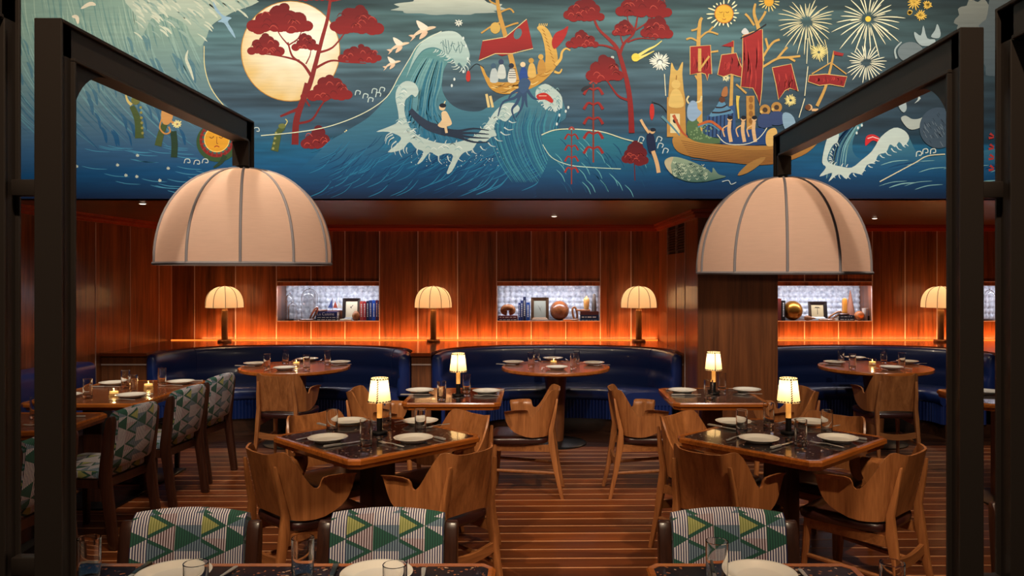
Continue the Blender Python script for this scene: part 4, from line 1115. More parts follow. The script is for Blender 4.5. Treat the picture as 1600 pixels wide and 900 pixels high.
near_frame(-1.225, -1.163, 1.787, 2.30, 'dark steel post at the left picture edge')
near_frame(.975, 1.035, 1.683, 2.222, 'dark steel post at the right picture edge')

def pendant(cx, cy, zr, R_, h, n, ph, zdrop, label):
    t = thing('pendant_lamp', label, 'pendant lamp', (cx, cy, zr), ph, 'large linen dome pendants')
    per = 8; rows = dome(R_, h, n, per, 2.25, 18, .03)
    sh = obj('shade', MB().grid(rows, closed=True), M['linen'], t, recalc=False)
    for i in range(n):
        obj('seam', MB().tube([Vector(r[i*per]) + Vector((r[i*per][0], r[i*per][1], 0)).normalized()*.0015 for r in rows], .0046, 6), M['seam'], sh)
    obj('rim', MB().tube([Vector(p) for p in rows[0]], .0062, 6, closed=True), M['seam'], sh)
    obj('top_plate', MB().lathe([(0, h-.004), (.035, h-.002), (.035, h+.006), (0, h+.008)], 20), M['black'], t)
    obj('bulb', MB().lathe([(0, h*.52), (.02, h*.55), (.03, h*.68), (.018, h*.8), (.014, h*.97), (0, h*.97)], 16), M['bulb'], t)
    point((0, 0, h*.62), 5, (1, .7, .42), .04, t)
    return t
pendant(-1.062, 2.882, 1.694, .309, .345, 11, R(-72.4), 2.03, 'large cream linen dome lamp hanging at the left')
pendant(.897, 2.882, 1.661, .309, .345, 11, R(-104.4), 1.995, 'large cream linen dome lamp hanging at the right')

# ---------------------------------------------------------------- the mural (flat paint on the wall, drawn shape by shape)
from mathutils.geometry import tessellate_polygon
mural = thing('mural', 'long painted sea mural with waves, moon, ships and fireworks above the booths', 'mural', (0, YM, ZC))
LAY = [.0006]; cur = [None, None]
def mpt(x, y):
    y = min(y, 310.5)
    return ((x-CX)*YM/F, YM-LAY[0], CH-(y-CY)*YM/F)
def part(name):
    flush(); cur[0] = name; cur[1] = MB()
def flush():
    if cur[1] is not None and cur[1].v:
        obj(cur[0], cur[1], M['paint'], mural, origin=(0, YM, ZC), smooth=False, recalc=False)
    cur[1] = None
def colf(c):
    if callable(c): return c
    l = lin(c); return lambda x, y: l
def vgrad(y0, c0, y1, c1):
    a, b = lin(c0), lin(c1)
    def f(x, y):
        t = max(0, min(1, (y-y0)/(y1-y0))); return tuple(p+(q-p)*t for p, q in zip(a, b))
    return f
def poly(pts, c, smooth=4, closed=True):
    LAY[0] += 7e-6; c = colf(c)
    if smooth: pts = catmull(pts, smooth, True)
    tri = tessellate_polygon([[Vector((x, -y, 0)) for x, y in pts]])
    vs = [mpt(x, y) for x, y in pts]
    fs = []
    for a, b, d in tri:
        pa, pb, pd = pts[a], pts[b], pts[d]
        area_ = (pb[0]-pa[0])*(pd[1]-pa[1]) - (pb[1]-pa[1])*(pd[0]-pa[0])
        fs.append((a, b, d) if area_ < 0 else (a, d, b))
    cur[1].add(vs, fs, [c(x, y) for x, y in pts])
def stroke(pts, w_, c, smooth=5, lift=True, taper=None):
    if lift: LAY[0] += 7e-6
    c = colf(c)
    if smooth and len(pts) > 2: pts = catmull(pts, smooth)
    n = len(pts); vs = []; cs = []
    for i, (x, y) in enumerate(pts):
        a = pts[max(0, i-1)]; b = pts[min(n-1, i+1)]; tx, ty = b[0]-a[0], b[1]-a[1]; l = math.hypot(tx, ty) or 1
        f = i/(n-1)
        if isinstance(w_, (tuple, list)): ww = w_[0]+(w_[1]-w_[0])*f
        else: ww = w_*(math.sin(PI*min(1, max(.0, f)))**.6 if taper else 1) + (.15 if taper else 0)
        nx_, ny_ = -ty/l*ww/2, tx/l*ww/2
        vs += [mpt(x+nx_, y+ny_), mpt(x-nx_, y-ny_)]; cs += [c(x, y), c(x, y)]
    cur[1].add(vs, [(2*i, 2*i+1, 2*i+3, 2*i+2) for i in range(n-1)], cs)
def disc(cx, cy, r, c, n=40, ry=None, rot=0):
    LAY[0] += 7e-6; c = colf(c); ry = ry or r
    ps = [(cx, cy)]
    for ring in (.5, 1.0):
        for i in range(n):
            a = 2*PI*i/n; x, y = r*ring*math.cos(a), ry*ring*math.sin(a)
            ps.append((cx+x*math.cos(rot)-y*math.sin(rot), cy+x*math.sin(rot)+y*math.cos(rot)))
    fs = [(0, 1+i, 1+(i+1) % n) for i in range(n)] + [(1+i, 1+n+i, 1+n+(i+1) % n, 1+(i+1) % n) for i in range(n)]
    cur[1].add([mpt(*p) for p in ps], [f[::-1] for f in fs], [c(*p) for p in ps])
rm = random.Random(11)
def leafcloud(cx, cy, w_, h, c, c2, seed=0, n=9):
    r = random.Random(seed); g = vgrad(cy-h/2, c2, cy+h/2, c)
    k = max(5, int(w_/8)); LAY[0] += 7e-6
    spec = [(cx-w_*.5+w_*(i+.5)/k, cy+h*.24+r.uniform(-.05, .05)*h, h*.2*r.uniform(.8, 1.1)) for i in range(k)]
    spec += [(cx-w_*.34+w_*.68*(i+.5)/(k-2), cy+h*.02+r.uniform(-.06, .06)*h, h*.22*r.uniform(.85, 1.15)) for i in range(k-2)]
    spec += [(cx+r.uniform(-.16, .16)*w_, cy-h*.2+r.uniform(-.04, .04)*h, h*.22) for i in range(3)] + [(cx+r.uniform(-.08, .08)*w_, cy-h*.36, h*.15)]
    for x, y, q in spec: disc(x, y, q*1.15, g, 14, q)
    poly([(cx-w_*.46, cy+h*.28), (cx-w_*.2, cy-h*.1), (cx, cy-h*.3), (cx+w_*.2, cy-h*.1), (cx+w_*.46, cy+h*.28), (cx, cy+h*.36)], g, 3)
    for i in range(10):
        x = cx+(r.random()-.5)*w_*.75; y = cy+(r.random()-.35)*h*.5; l = h*.14
        stroke([(x-l, y+2), (x-l*.4, y-l*.5), (x+l*.4, y-l*.4), (x+l, y+2)], 1.1, (196,74,58) if i % 2 else (104,18,18), 4, i == 0, True)
def burst(cx, cy, r0, r1, n, c, w_=1.6, droop=0, seed=0):
    r = random.Random(seed); LAY[0] += 7e-6
    for i in range(n):
        a = 2*PI*i/n + r.uniform(-.06, .06); q0, q1 = r0*r.uniform(.8, 1.2), r1*r.uniform(.72, 1.05)
        pts = [(cx+math.cos(a)*q, cy+math.sin(a)*q*.92 + droop*(q/r1)**2) for q in (q0, q0+(q1-q0)*.35, q0+(q1-q0)*.7, q1)]
        stroke(pts, w_, c, 3, False, True)
CREAM, GOLD, RED, RED2 = (240,226,184), (222,172,70), (160,34,30), (112,22,24)
TAN, INK, FOAM = (226,178,124), (26,34,48), (190,204,192)

# sky and sea
part('painted_sky')
def bg(x, y):
    k = [(-90,(34,44,48)),(-10,(46,62,66)),(20,(76,104,104)),(60,(80,110,112)),(110,(72,96,104)),(160,(60,82,96)),(205,(50,82,102)),(230,(20,88,122)),(262,(12,80,122)),(290,(8,56,96)),(312,(6,28,58))]
    for (a, ca), (b, cb) in zip(k, k[1:]):
        if y <= b: break
    t = max(0, min(1, (y-a)/(b-a))); c = [p+(q-p)*t for p, q in zip(ca, cb)]
    s_ = noise.noise((x*.006, y*.11, 3.3)); s2 = noise.noise((x*.02, y*.25, 8.1))
    g = 1 + .34*s_ + .16*s2 if y < 215 else 1 + .16*s2
    dk = 1 - .38*max(0, min(1, (x-1150)/350)) if y < 225 else 1
    return tuple(max(0, v) for v in lin([min(255, v*g*dk) for v in c]))
xs_ = [-60+8*i for i in range(int((2240+60)/8))]; yy = [-150+3.5*i for i in range(133)] 
rows = [[mpt(x, min(y, 312)) for x in xs_] for y in yy]
mb = cur[1]; mb.grid(rows); mb.c = [bg(x, min(y, 312)) for y in yy for x in xs_]
part('painted_cloud')
leaf = (196,196,172)
def cloud(cx, cy, w_, h, c, c2, seed):
    r = random.Random(seed); pts = []
    for i in range(32):
        a = 2*PI*i/32; y = math.sin(a); bump = 1+.10*math.sin(i*2.1+seed)
        pts.append((cx+math.cos(a)*w_/2*bump, cy+(y*h*.3 if y > 0 else y*h*.6)*bump))
    poly(pts, vgrad(cy-h/2, c, cy+h/2, c2), 2)
cloud(700, 14, 168, 30, (206,208,186), (140,152,142), 1)
part('painted_cloud')
cloud(1528, 36, 70, 60, (128,128,116), (96,100,96), 5)
part('painted_cloud')
cloud(1575, 80, 90, 160, (92,98,96), (70,84,92), 8)

def fade(g):
    def f(x, y):
        t = max(0, min(1, (y-240)/45)); a, b = g(x, y), bg(x, min(y, 312)); return tuple(p+(q-p)*t for p, q in zip(a, b))
    return f
# huge wave at the left
part('painted_left_wave')
wave_l = [(-60,-80),(420,-80),(404,-4),(372,12),(340,30),(322,46),(317,75),(319,100),(327,128),(340,152),(362,178),(330,205),(360,262),(420,312),(-60,312)]
poly(wave_l, fade(vgrad(40, (134,160,142), 262, (12,74,122))), 8)
def wl_line(x0, off):
    return [(x0, -40), (x0+10+off, 40), (x0+34+off*1.6, 110), (x0+78+off*2, 175), (x0+140+off*3, 235)]
for i in range(420):
    x0 = rm.uniform(-160, 305); t = rm.random()
    c0, c1 = ((156,178,156), (50,120,146)) if t < .5 else ((108,142,132), (18,78,118))
    s0 = rm.uniform(0, .7); s1 = s0+rm.uniform(.12, .35); L_ = catmull(wl_line(x0, rm.uniform(-8, 14)), 8); seg_ = L_[int(s0*len(L_)):int(s1*len(L_))]
    seg_ = [(x, y) for x, y in seg_ if x < 316-max(0, 70-y)*0 and y < 300]
    if len(seg_) > 2: stroke(seg_, rm.uniform(.8, 2.4), vgrad(30, c0, 240, c1), 0, i % 10 == 0, True)
for i in range(60):
    x, y = rm.uniform(20, 310), rm.uniform(50, 205)
    stroke([(x, y), (x+6, y+10), (x+9, y+26)], rm.uniform(2, 6), vgrad(30, (104,140,136), 220, (22,80,120)), 5, i % 8 == 0, True)
poly([(206,-10),(212,24),(220,54),(228,46),(236,30),(252,22),(268,26),(290,38),(298,54),(312,72),(322,60),(328,44),(338,34),(362,20),(398,-2)], vgrad(-5, (190,198,174), 62, (146,168,150)), 4)
for i in range(110):
    x, y = rm.uniform(212, 385), rm.uniform(-6, 60)
    if y < 58-abs(x-300)*.05 and (x < 330 or y < 22):
        stroke([(x-8, y-2), (x, y+3), (x+6, y+10)], rm.uniform(1.2, 4), (206,208,182) if i % 2 else (150,172,156), 4, i % 15 == 0, True)
for a, b in (((126,14),(150,8)), ((112,26),(122,38))):
    stroke([a, ((a[0]+b[0])/2+3, (a[1]+b[1])/2-5), b], 6, (226,210,180), 4, True, True)
stroke([(294,78),(291,92),(297,108),(303,126)], 4.5, (206,206,180), 5, True, True)
stroke([(319,72),(320,105),(330,138),(351,167)], 1.3, (232,214,150))
for i in range(30):
    x, y = rm.uniform(120, 330), rm.uniform(225, 300)
    stroke([(x, y), (x+18, y+4), (x+40, y+5)], 1.0, (70,140,170), 4, i % 10 == 0, True)
for x, y in ((184,258),(215,243),(263,263),(197,274),(214,276),(250,282),(120,260)): burst(x, y, .3, 3.2, 7, (210,214,190), 1.0)
part('painted_seabird')
poly([(333,2),(340,14),(349,24),(362,28),(356,34),(364,48),(368,60),(358,48),(350,36),(340,34),(347,28),(336,16)], (150,180,196), 3)

# moon with a red tree
part('painted_moon')
def moonc(x, y):
    d = math.hypot(x-470, y-55)/150; a, b = lin((255,248,222)), lin((226,174,62)); t = max(0, min(1, d*1.5-.28+.18*noise.noise((x*.05, y*.05, 1))))
    return tuple(p+(q-p)*t for p, q in zip(a, b))
LAY[0] += 9e-6
ps = [[(454+77*r*math.cos(2*PI*i/64), 80+78*r*math.sin(2*PI*i/64)) for i in range(65)] for r in (0.001, .2, .4, .6, .8, .92, 1)]
cur[1].grid([[mpt(*p) for p in r] for r in ps], flip=False); cur[1].c += [moonc(*p) for r in ps for p in r]
stroke([(454+77*math.cos(2*PI*i/48), 80+78*math.sin(2*PI*i/48)) for i in range(49)], 1.2, (196,132,40), 0)
part('painted_red_tree')
tr = vgrad(0, (150,44,36), 220, (120,26,26))
stroke([(461,226),(463,190),(472,160),(484,132),(492,104),(503,62),(512,28),(517,-8)], (11,4), tr)
for p, w_ in (([(486,118),(474,101),(457,88),(450,66)], (5,2.2)), ([(468,95),(440,88),(410,84)], (3.5,1.6)), ([(494,106),(517,95),(540,97),(572,99)], (4,1.6)), ([(499,82),(520,74),(540,50)], (4,1.8)),
              ([(466,193),(487,187),(500,168),(512,150)], (4,2)), ([(452,72),(440,58),(432,45)], (2.4,1.4)), ([(452,70),(466,60),(472,46)], (2.4,1.4)), ([(478,100),(484,88),(486,78)], (2.2,1.2)),
              ([(517,2),(535,-2),(552,-12)], (3,1.5)), ([(505,160),(520,152)], (2,1.2))): stroke(p, w_, tr)
stroke([(480,130),(474,150),(468,168),(452,176),(438,182)], (8,3), tr); stroke([(476,154),(484,166)], 3, tr); disc(474, 151, 4.6, (140,34,30))
for a in ((438,30,92,50),(415,70,52,36),(478,66,40,28),(557,32,74,48),(563,84,64,30),(516,138,62,42),(495,-8,60,22),(560,-14,70,24)): leafcloud(*a, (146,30,26), (112,22,22), int(a[0]))
part('painted_bush')
leafcloud(496, 216, 44, 40, (128,26,30), (96,18,26), 3)

part('painted_sea_serpent')
G1, G2 = (74,88,44), (40,62,40)
stroke([(218,216),(217,196),(213,180),(206,166)], (14,8), G1); stroke([(206,164),(200,158),(197,148),(199,143)], (5,1.2), (214,186,110))
for i in range(6): disc(223-i*.6, 208-i*8, 2.2, (150,140,70), 10)
disc(212, 157, 7, (112,112,56), 14)
part('painted_sea_serpent')
stroke([(247,228),(252,208),(258,194)], (11,9), G1); part('painted_sea_serpent'); stroke([(272,246),(273,226),(271,205)], (10,10), G2)
part('painted_sea_serpent')
stroke([(429,236),(433,218),(436,206),(443,199)], (12,8), G1); disc(441, 197, 6, (110,116,60), 14, 4); stroke([(446,196),(449,190),(446,186)], 1.5, (206,190,110))
for i in range(4): disc(427+i*1.5, 232-i*8, 2, (150,146,80), 8)
part('painted_monkey')
poly([(254,170),(262,164),(270,168),(270,184),(264,194),(256,194),(252,184)], (214,150,84), 4); stroke([(253,186),(250,200),(258,209),(266,206),(264,198)], 2.4, (206,140,70)); stroke([(262,180),(268,190),(277,194)], 3.5, (214,150,84))
burst(277, 194, 1.5, 8, 10, (246,226,150), 2.4)
part('painted_sun_shield')
disc(340, 222, 33, (54,80,44), 36, 31); disc(339, 219, 27, (128,34,30), 36); disc(339, 218, 23, (60,96,92), 36)
for i in range(20):
    a = 2*PI*i/20; stroke([(339+19*math.cos(a), 218+19*math.sin(a)), (339+27*math.cos(a), 218+27*math.sin(a))], 2.2, (150,44,34), 0, i == 0)
disc(339, 218, 20, (244,220,130), 36); disc(339, 218, 19, (228,158,40), 36)
for sx in (331, 346): stroke([(sx-3.5,214),(sx,216),(sx+3.5,213)], 1.1, (110,50,20))
stroke([(339,214),(339,224),(341,224)], 1, (150,80,30)); stroke([(335,230),(339,228),(343,230)], 1.4, (160,40,30))
stroke([(352,243),(345,254),(334,262)], (9,3), G2)
for x, y in ((294,252),(309,254),(322,252),(384,190),(402,203)): stroke([(x-6,y+3),(x-4,y-3),(x+2,y-3),(x+3,y+2),(x-1,y+2)], 1.2, (206,214,204))

# mermaid, little fish
part('painted_mermaid')
poly([(546,243),(556,240),(566,246),(580,262),(592,270),(588,274),(572,272),(556,266),(548,256)], (176,130,66), 4)
poly([(548,242),(550,228),(554,215),(562,216),(564,228),(560,242)], (236,200,160), 4); disc(558, 207, 5, (236,200,160), 16, 6)
stroke([(562,203),(570,208),(572,218),(564,222)], 3, (236,200,160)); stroke([(552,222),(544,226),(543,214)], 3, (236,200,160)); stroke([(554,203),(560,200),(566,206),(566,214)], 3.2, (168,92,44))
burst(543, 209, 1.5, 7.5, 10, (250,232,160), 2.2)
for i in range(22): disc(552+rm.random()*26, 247+rm.random()*16, 1.2, (214,174,104), 6)
stroke([(508,266),(522,252),(526,262),(544,260)], 6, (112,28,32)); stroke([(572,254),(576,236)], 8, (112,28,32))
part('painted_fish')
poly([(464,272),(474,266),(490,266),(500,262),(498,256),(503,254),(502,270),(490,274),(474,276)], (120,150,110), 4); stroke([(490,258),(497,254),(499,262)], 1, (180,190,150))

# great wave
part('painted_great_wave')
body = [(470,316),(500,236),(540,206),(575,184),(600,158),(620,128),(638,96),(652,72),(668,58),(690,50),(712,50),(726,64),(733,86),(726,104),(712,96),(700,98),(692,116),(691,140),(702,160),(722,172),(748,174),(764,166),(784,152),(812,144),(846,132),(868,142),(880,160),(884,184),(868,196),(862,218),(872,244),(900,276),(940,316)]
poly(body, fade(vgrad(60, (100,150,142), 262, (10,84,126))), 6)
def seg_line(a, b, c, d): return catmull([a, b, c, d], 6)
for i in range(170):      # face of the curl
    f = rm.random(); x0 = 600+120*f
    pts = [(x0+rm.uniform(-20, 20), 236-10*f), (632+52*f, 180-6*f), (640+50*f, 130), (664+30*f, 88+8*f)]
    c = (128,172,162) if rm.random() < .5 else (58,118,128)
    stroke(pts, rm.uniform(.7, 1.9), vgrad(80, c, 240, (20,104,140)), 5, i % 10 == 0, True)
for i in range(190):      # long swell below
    x, y = rm.uniform(480, 880), rm.uniform(225, 300)
    stroke([(x, y+10), (x+22, y), (x+36, y-16)], rm.uniform(.6, 1.4), (34,116,152) if rm.random() < .5 else (8,58,100), 4, i % 10 == 0, True)
for i in range(90):
    x = rm.uniform(770, 880); stroke([(x, 165+rm.random()*20), (x-6, 205), (x+8, 250), (x+30, 285)], rm.uniform(.7, 1.6), (62,136,150) if rm.random() < .5 else (26,92,124), 5, i % 10 == 0, True)
poly([(642,100),(652,76),(668,59),(690,50),(712,50),(726,64),(734,86),(730,98),(724,106),(718,98),(712,102),(708,92),(700,92),(692,80),(678,74),(662,78),(650,92),(640,112),(634,124)], vgrad(50, (196,210,196), 110, (150,180,172)), 4)
for i in range(9): stroke([(688+i*4, 60+rm.random()*24), (691+i*4, 66+rm.random()*24), (695+i*4, 62+rm.random()*24)], .9, (70,110,112), 3)
poly([(618,152),(622,136),(634,127),(648,130),(654,142),(650,152),(644,148),(638,152),(633,158),(632,172),(636,190),(646,206),(662,216),(690,224),(716,222),(742,212),(760,194),(772,176),(788,162),(806,162),(812,172),(800,180),(790,190),(778,186),(772,200),(776,212),(768,214),(758,222),(748,220),(738,234),(726,238),(718,246),(706,268),(698,270),(708,244),(696,240),(684,244),(672,238),(660,252),(652,256),(662,238),(650,232),(640,222),(628,234),(606,238),(622,224),(626,214),(606,206),(588,206),(608,198),(622,190),(622,174)], FOAM, 3)
poly([(838,140),(852,131),(868,140),(878,152),(878,170),(872,164),(868,176),(860,166),(852,172),(848,160),(838,156)], FOAM, 3)
# shading inside the foam
for i in range(60):
    f = rm.random(); q = catmull([(626,140),(626,175),(634,200),(660,220),(700,232),(740,220),(764,200),(790,172)], 8); x, y = q[int(f*(len(q)-1))]
    x += rm.uniform(-6, 6); y += rm.uniform(-6, 6); stroke([(x-5, y+1), (x, y-2), (x+5, y+2)], rm.uniform(.7, 1.6), (146,176,172) if i % 3 else (228,232,220), 4, i % 12 == 0, True)
for p in ([(634,124),(640,112),(650,93),(662,79),(678,75),(692,81)], [(655,143),(650,152),(638,153),(633,170)]): stroke(p, 1.2, (70,120,126), 5, True, True)
for i in range(26):
    x, y = rm.uniform(840, 874), rm.uniform(136, 164); stroke([(x-3, y+1), (x, y-2), (x+3, y+2)], 1.0, (130,166,166), 4, i % 12 == 0, True)
stroke([(408,212),(470,206),(520,196),(570,176),(604,152),(622,122)], 1.4, (222,224,190))
stroke([(622,122),(640,92),(656,68),(690,49)], 1.2, (226,224,196))
for x, y in ((724,60),(728,72),(731,92),(724,112),(710,124),(706,134),(884,174),(874,180),(888,168),(870,194)): disc(x, y, 1.6, (220,226,216), 8, 2.6)
for x, y in ((560,145),(572,150),(580,156),(592,148),(598,140),(586,142)): stroke([(x-5,y+4),(x-3,y-3),(x+3,y-2),(x+2,y+3)], 1.5, (196,212,204))
LAY[0] += 7e-6
def fingers(path, n, l, c, side=1, w_=2.2):
    q = catmull(path, 10)
    for i in range(n):
        k = int((i+.5)/n*(len(q)-2)); (x0, y0), (x1, y1) = q[k], q[k+1]; d = math.hypot(x1-x0, y1-y0) or 1
        nx_, ny_ = -(y1-y0)/d*side, (x1-x0)/d*side; tx, ty = (x1-x0)/d, (y1-y0)/d; ll = l*rm.uniform(.6, 1.3)
        stroke([(x0, y0), (x0+nx_*ll*.6+tx*1, y0+ny_*ll*.6+ty), (x0+nx_*ll+tx*ll*.5, y0+ny_*ll+ty*ll*.5)], (w_, .5), c, 4, False)
fingers([(732,92),(722,106),(708,94),(694,82),(678,76)], 16, 8, (200,212,200), -1)
fingers([(650,232),(690,244),(738,234),(776,212),(800,182)], 14, 11, (198,210,200), 1)
fingers([(612,206),(622,224),(640,232)], 8, 14, (198,210,200), 1)
fingers([(838,156),(852,170),(868,174),(878,168)], 12, 7, (204,214,204), -1)
fingers([(636,190),(660,216),(700,224),(742,212),(772,178)], 11, 4, (198,210,200), -1)
for i in range(60):
    x, y = rm.uniform(640, 790), rm.uniform(232, 262); disc(x, y, rm.uniform(.4, .9), (200,214,206), 6)
part('painted_squid')
stroke([(641,172),(654,186),(672,198),(698,205)], (8,17), (44,56,74)); 
for k in range(4): stroke([(690,202+k*2), (715,205+k*3), (740,201+k*7), (764,204+k*6)], (6,1.2), (36,48,66))
part('painted_rider')
poly([(690,176),(697,174),(703,184),(706,194),(698,198),(692,200),(684,196),(690,188)], (232,196,148), 4); disc(691, 168, 5, (232,196,148), 14); disc(692, 165, 5.4, (24,24,32), 14, 3.6); stroke([(694,162),(696,158)], 1.4, (240,220,160)); stroke([(696,198),(698,208)], 4, (232,196,148))
part('painted_flying_fish')
for x, y, s_ in ((660,46,1.2), (622,70,1), (612,98,.8)):
    part('painted_flying_fish')
    stroke([(x-12*s_,y+9*s_),(x-3*s_,y+3*s_),(x+8*s_,y-1*s_),(x+18*s_,y-3*s_)], 5*s_, (238,206,170), 4, True, True)
    poly([(x-2*s_,y+1*s_),(x-8*s_,y-11*s_),(x-1*s_,y-9*s_),(x+8*s_,y-2*s_)], (246,226,200), 3)
    poly([(x+0*s_,y+4*s_),(x-4*s_,y+13*s_),(x+4*s_,y+9*s_),(x+7*s_,y+3*s_)], (236,196,160), 3)
    poly([(x-11*s_,y+7*s_),(x-18*s_,y+8*s_),(x-13*s_,y+11*s_),(x-16*s_,y+16*s_),(x-9*s_,y+10*s_)], (236,196,160), 2)
part('painted_star')
burst(717, 36, .8, 7, 8, (244,240,220), 1.6)
part('painted_star')
burst(957, 90, .4, 3, 8, (230,230,214), 1.0)

# first ship
part('painted_dragon_ship')
hull = vgrad(40, (226,178,88), 148, (196,138,50))
poly([(750,102),(756,108),(762,120),(776,128),(800,128),(826,122),(844,112),(852,96),(851,74),(846,54),(839,44),(846,40),(856,46),(864,62),(870,80),(871,98),(862,114),(842,132),(814,144),(786,147),(768,140),(758,124)], hull, 4)
for i in range(26):
    x = rm.uniform(768, 858); y = 134+rm.uniform(-6, 8)-max(0, x-815)*.5
    stroke([(x-9, y+2), (x, y+3), (x+9, y-2)], rm.uniform(.7, 1.5), (166,108,36) if i % 2 else (240,202,120), 4, i == 0, True)
for i in range(10): stroke([(847+i*2, 46+i*6), (851+i*2, 50+i*6)], 1.1, (166,108,36), 0, i == 0)
for i in range(5): stroke([(842+i*3, 42-i*.2), (843+i*3, 37)], 1.4, (232,190,100), 0, i == 0)
stroke([(868,102),(876,92),(878,82),(884,76),(891,79)], (5,2), (226,178,88)); stroke([(866,112),(874,114),(878,108)], (4,2), (226,178,88))
poly([(862,66),(868,52),(880,46),(888,41),(884,56),(876,68),(866,77)], (178,40,36), 3)
stroke([(807,126),(798,88),(788,50),(780,20),(776,-10)], (9,5), (206,152,70))
for p in (([(784,34),(770,40),(752,52)]), ([(780,20),(796,14),(803,20)]), ([(778,8),(766,2),(764,-8)]), ([(786,44),(802,38),(810,36)])): stroke(p, 2.6, (206,152,70))
poly([(754,64),(770,62),(790,58),(808,44),(823,30),(828,52),(833,76),(816,78),(800,84),(784,88),(774,84),(748,95)], vgrad(30, (176,42,34), 95, (140,26,26)), 0)
disc(809, 53, 6, (84,116,118), 14, 9, .4)
stroke([(754,64),(790,58),(823,30)], 1.2, (232,204,140), 0); stroke([(833,76),(800,84),(774,84),(748,95)], 1.2, (232,204,140), 0)
for x, y, c, c2 in ((772,112,(190,196,190),(64,90,110)), (784,106,(206,208,196),(54,66,92)), (800,112,(222,214,196),(40,44,56)), (818,110,(40,74,140),(236,206,160)), (831,104,(222,176,90),(200,150,64)), (846,98,(196,140,60),(214,166,80))):
    poly([(x-6,y+16),(x-5,y),(x,y-6),(x+5,y),(x+6,y+16)], c, 3); disc(x-1, y-9, 4.2, c2, 12)
for k in range(5): stroke([(795,108+k*3.4),(806,108+k*3.4)], 1, (40,44,56), 0, k == 0)
stroke([(756,106),(744,100),(733,110)], 1, (40,40,44)); poly([(730,112),(734,112),(735,124),(731,128),(728,122)], (196,50,40), 3)
disc(774, 44, 8, (214,170,84), 16, 9)
stroke([(764,168),(760,147)], 4, (226,196,130)); stroke([(770,168),(766,150)], 4, (226,196,130))
part('painted_octopus')
for p in ([(816,136),(806,152),(786,160),(778,182)], [(816,138),(808,160),(800,172),(806,190)], [(818,140),(816,165),(806,184)], [(820,138),(822,160),(824,168)], [(822,138),(832,152),(842,156)], [(812,140),(800,146),(794,156)]): stroke(p, (6,1.6), (50,74,104))
poly([(810,132),(814,124),(822,122),(829,128),(826,138),(818,146),(812,142)], (58,84,116), 4)
part('painted_red_fish')
poly([(838,150),(844,146),(854,146),(864,156),(862,161),(852,156),(842,156)], (196,44,34), 4); stroke([(842,150),(854,150)], .9, (240,200,170))
part('painted_red_fish')
poly([(1352,228),(1353,214),(1362,210),(1372,214),(1380,224),(1384,234),(1388,240),(1380,240),(1374,246),(1376,232),(1370,222),(1362,220)], (204,40,44), 4)
for i in range(10): disc(1356+i*1.8, 214+abs(i-4)*.6, .9, (250,220,210), 6)

# hill with red plants, second tree
part('painted_hill')
poly([(846,214),(862,206),(900,202),(930,204),(960,214),(990,226),(1022,252),(1060,290),(1060,316),(850,316),(856,250)], fade(vgrad(205, (48,122,136), 290, (10,76,116))), 6)
for i in range(50):
    x, y = rm.uniform(865, 1010), rm.uniform(215, 290); y = max(y, 210+max(0, x-930)*.5)
    stroke([(x, y), (x+9, y+9), (x+14, y+20)], 1.1, (96,166,170) if rm.random() < .5 else (14,70,106), 4, i % 10 == 0, True)
stroke([(846,211),(868,203),(900,202),(940,206),(975,217),(1004,224)], 1.6, (222,222,180)); stroke([(848,226),(862,246),(890,258),(930,262),(970,264)], 1.2, (190,210,184))
part('painted_red_plant')
for x, y0, y1, s_ in ((927,254,131,1), (893,288,203,.7)):
    part('painted_red_plant')
    stroke([(x,y0),(x,y1)], 2.6*s_, (138,52,36), 0)
    k = 0; y = y1+10
    while y < y0-12:
        for sd in (-1, 1): stroke([(x,y),(x+sd*8*s_,y-3),(x+sd*15*s_,y+7*s_)], (2.4*s_,4.6*s_), (158,40,34))
        y += 19*s_+4; k += 1
    stroke([(x-6*s_,y1),(x,y1-4),(x+6*s_,y1)], 3, (170,70,60))
part('painted_seabird'); poly([(908,140),(914,135),(924,134),(918,140),(910,143)], (50,44,48), 3)
part('painted_bush')
stroke([(992,282),(991,252)], 1.6, (96,26,30), 0); leafcloud(992, 240, 34, 40, (118,24,28), (96,18,26), 4)
part('painted_red_tree')
tr = vgrad(30, (150,44,36), 210, (140,26,26))
stroke([(987,208),(985,165),(980,130),(970,92),(963,74),(950,60),(935,45),(926,24)], (9,3), tr)
for p, w_ in (([(968,86),(975,68),(990,52),(996,26)], (5,2.2)), ([(964,78),(942,71),(912,72)], (4,1.6)), ([(982,157),(966,150),(954,134),(944,120)], (4,1.6)), ([(980,66),(1000,60),(1026,62)], (3,1.4)), ([(974,70),(970,58),(972,46)], (2.4,1.4)), ([(992,48),(1010,36),(1014,28)], (2.4,1.2)), ([(992,46),(982,34),(980,24)], (2,1.2))): stroke(p, w_, tr)
for a in ((913,16,58,38),(910,62,48,30),(974,44,32,26),(1006,8,80,44),(1026,44,44,38),(945,108,48,44)): leafcloud(*a, (150,30,26), (112,22,22), int(a[0]))
part('painted_comet')
for p in ([(996,88),(1012,78),(1024,72),(1034,64)], [(997,92),(1010,86),(1022,80)]): stroke(p, (5,1), (244,222,120))
disc(993, 90, 6.5, (246,214,80), 18)
part('painted_firework')
burst(1031, 97, 4, 17, 26, (248,244,222), 1.7, 0, 2); disc(1031, 98, 3.6, (252,248,230), 14)
part('painted_firework')
burst(1260, 34, 8, 48, 30, (246,232,180), 1.3, 8, 3); burst(1260, 34, 12, 30, 16, (246,232,180), 1.1, 3, 9)
part('painted_firework')
burst(1356, 30, 10, 58, 26, (248,238,196), 1.6, 10, 4); burst(1356, 30, 12, 36, 14, (248,238,196), 1.2, 3, 5); disc(1356, 30, 4.5, (250,206,70), 14)
part('painted_firework')
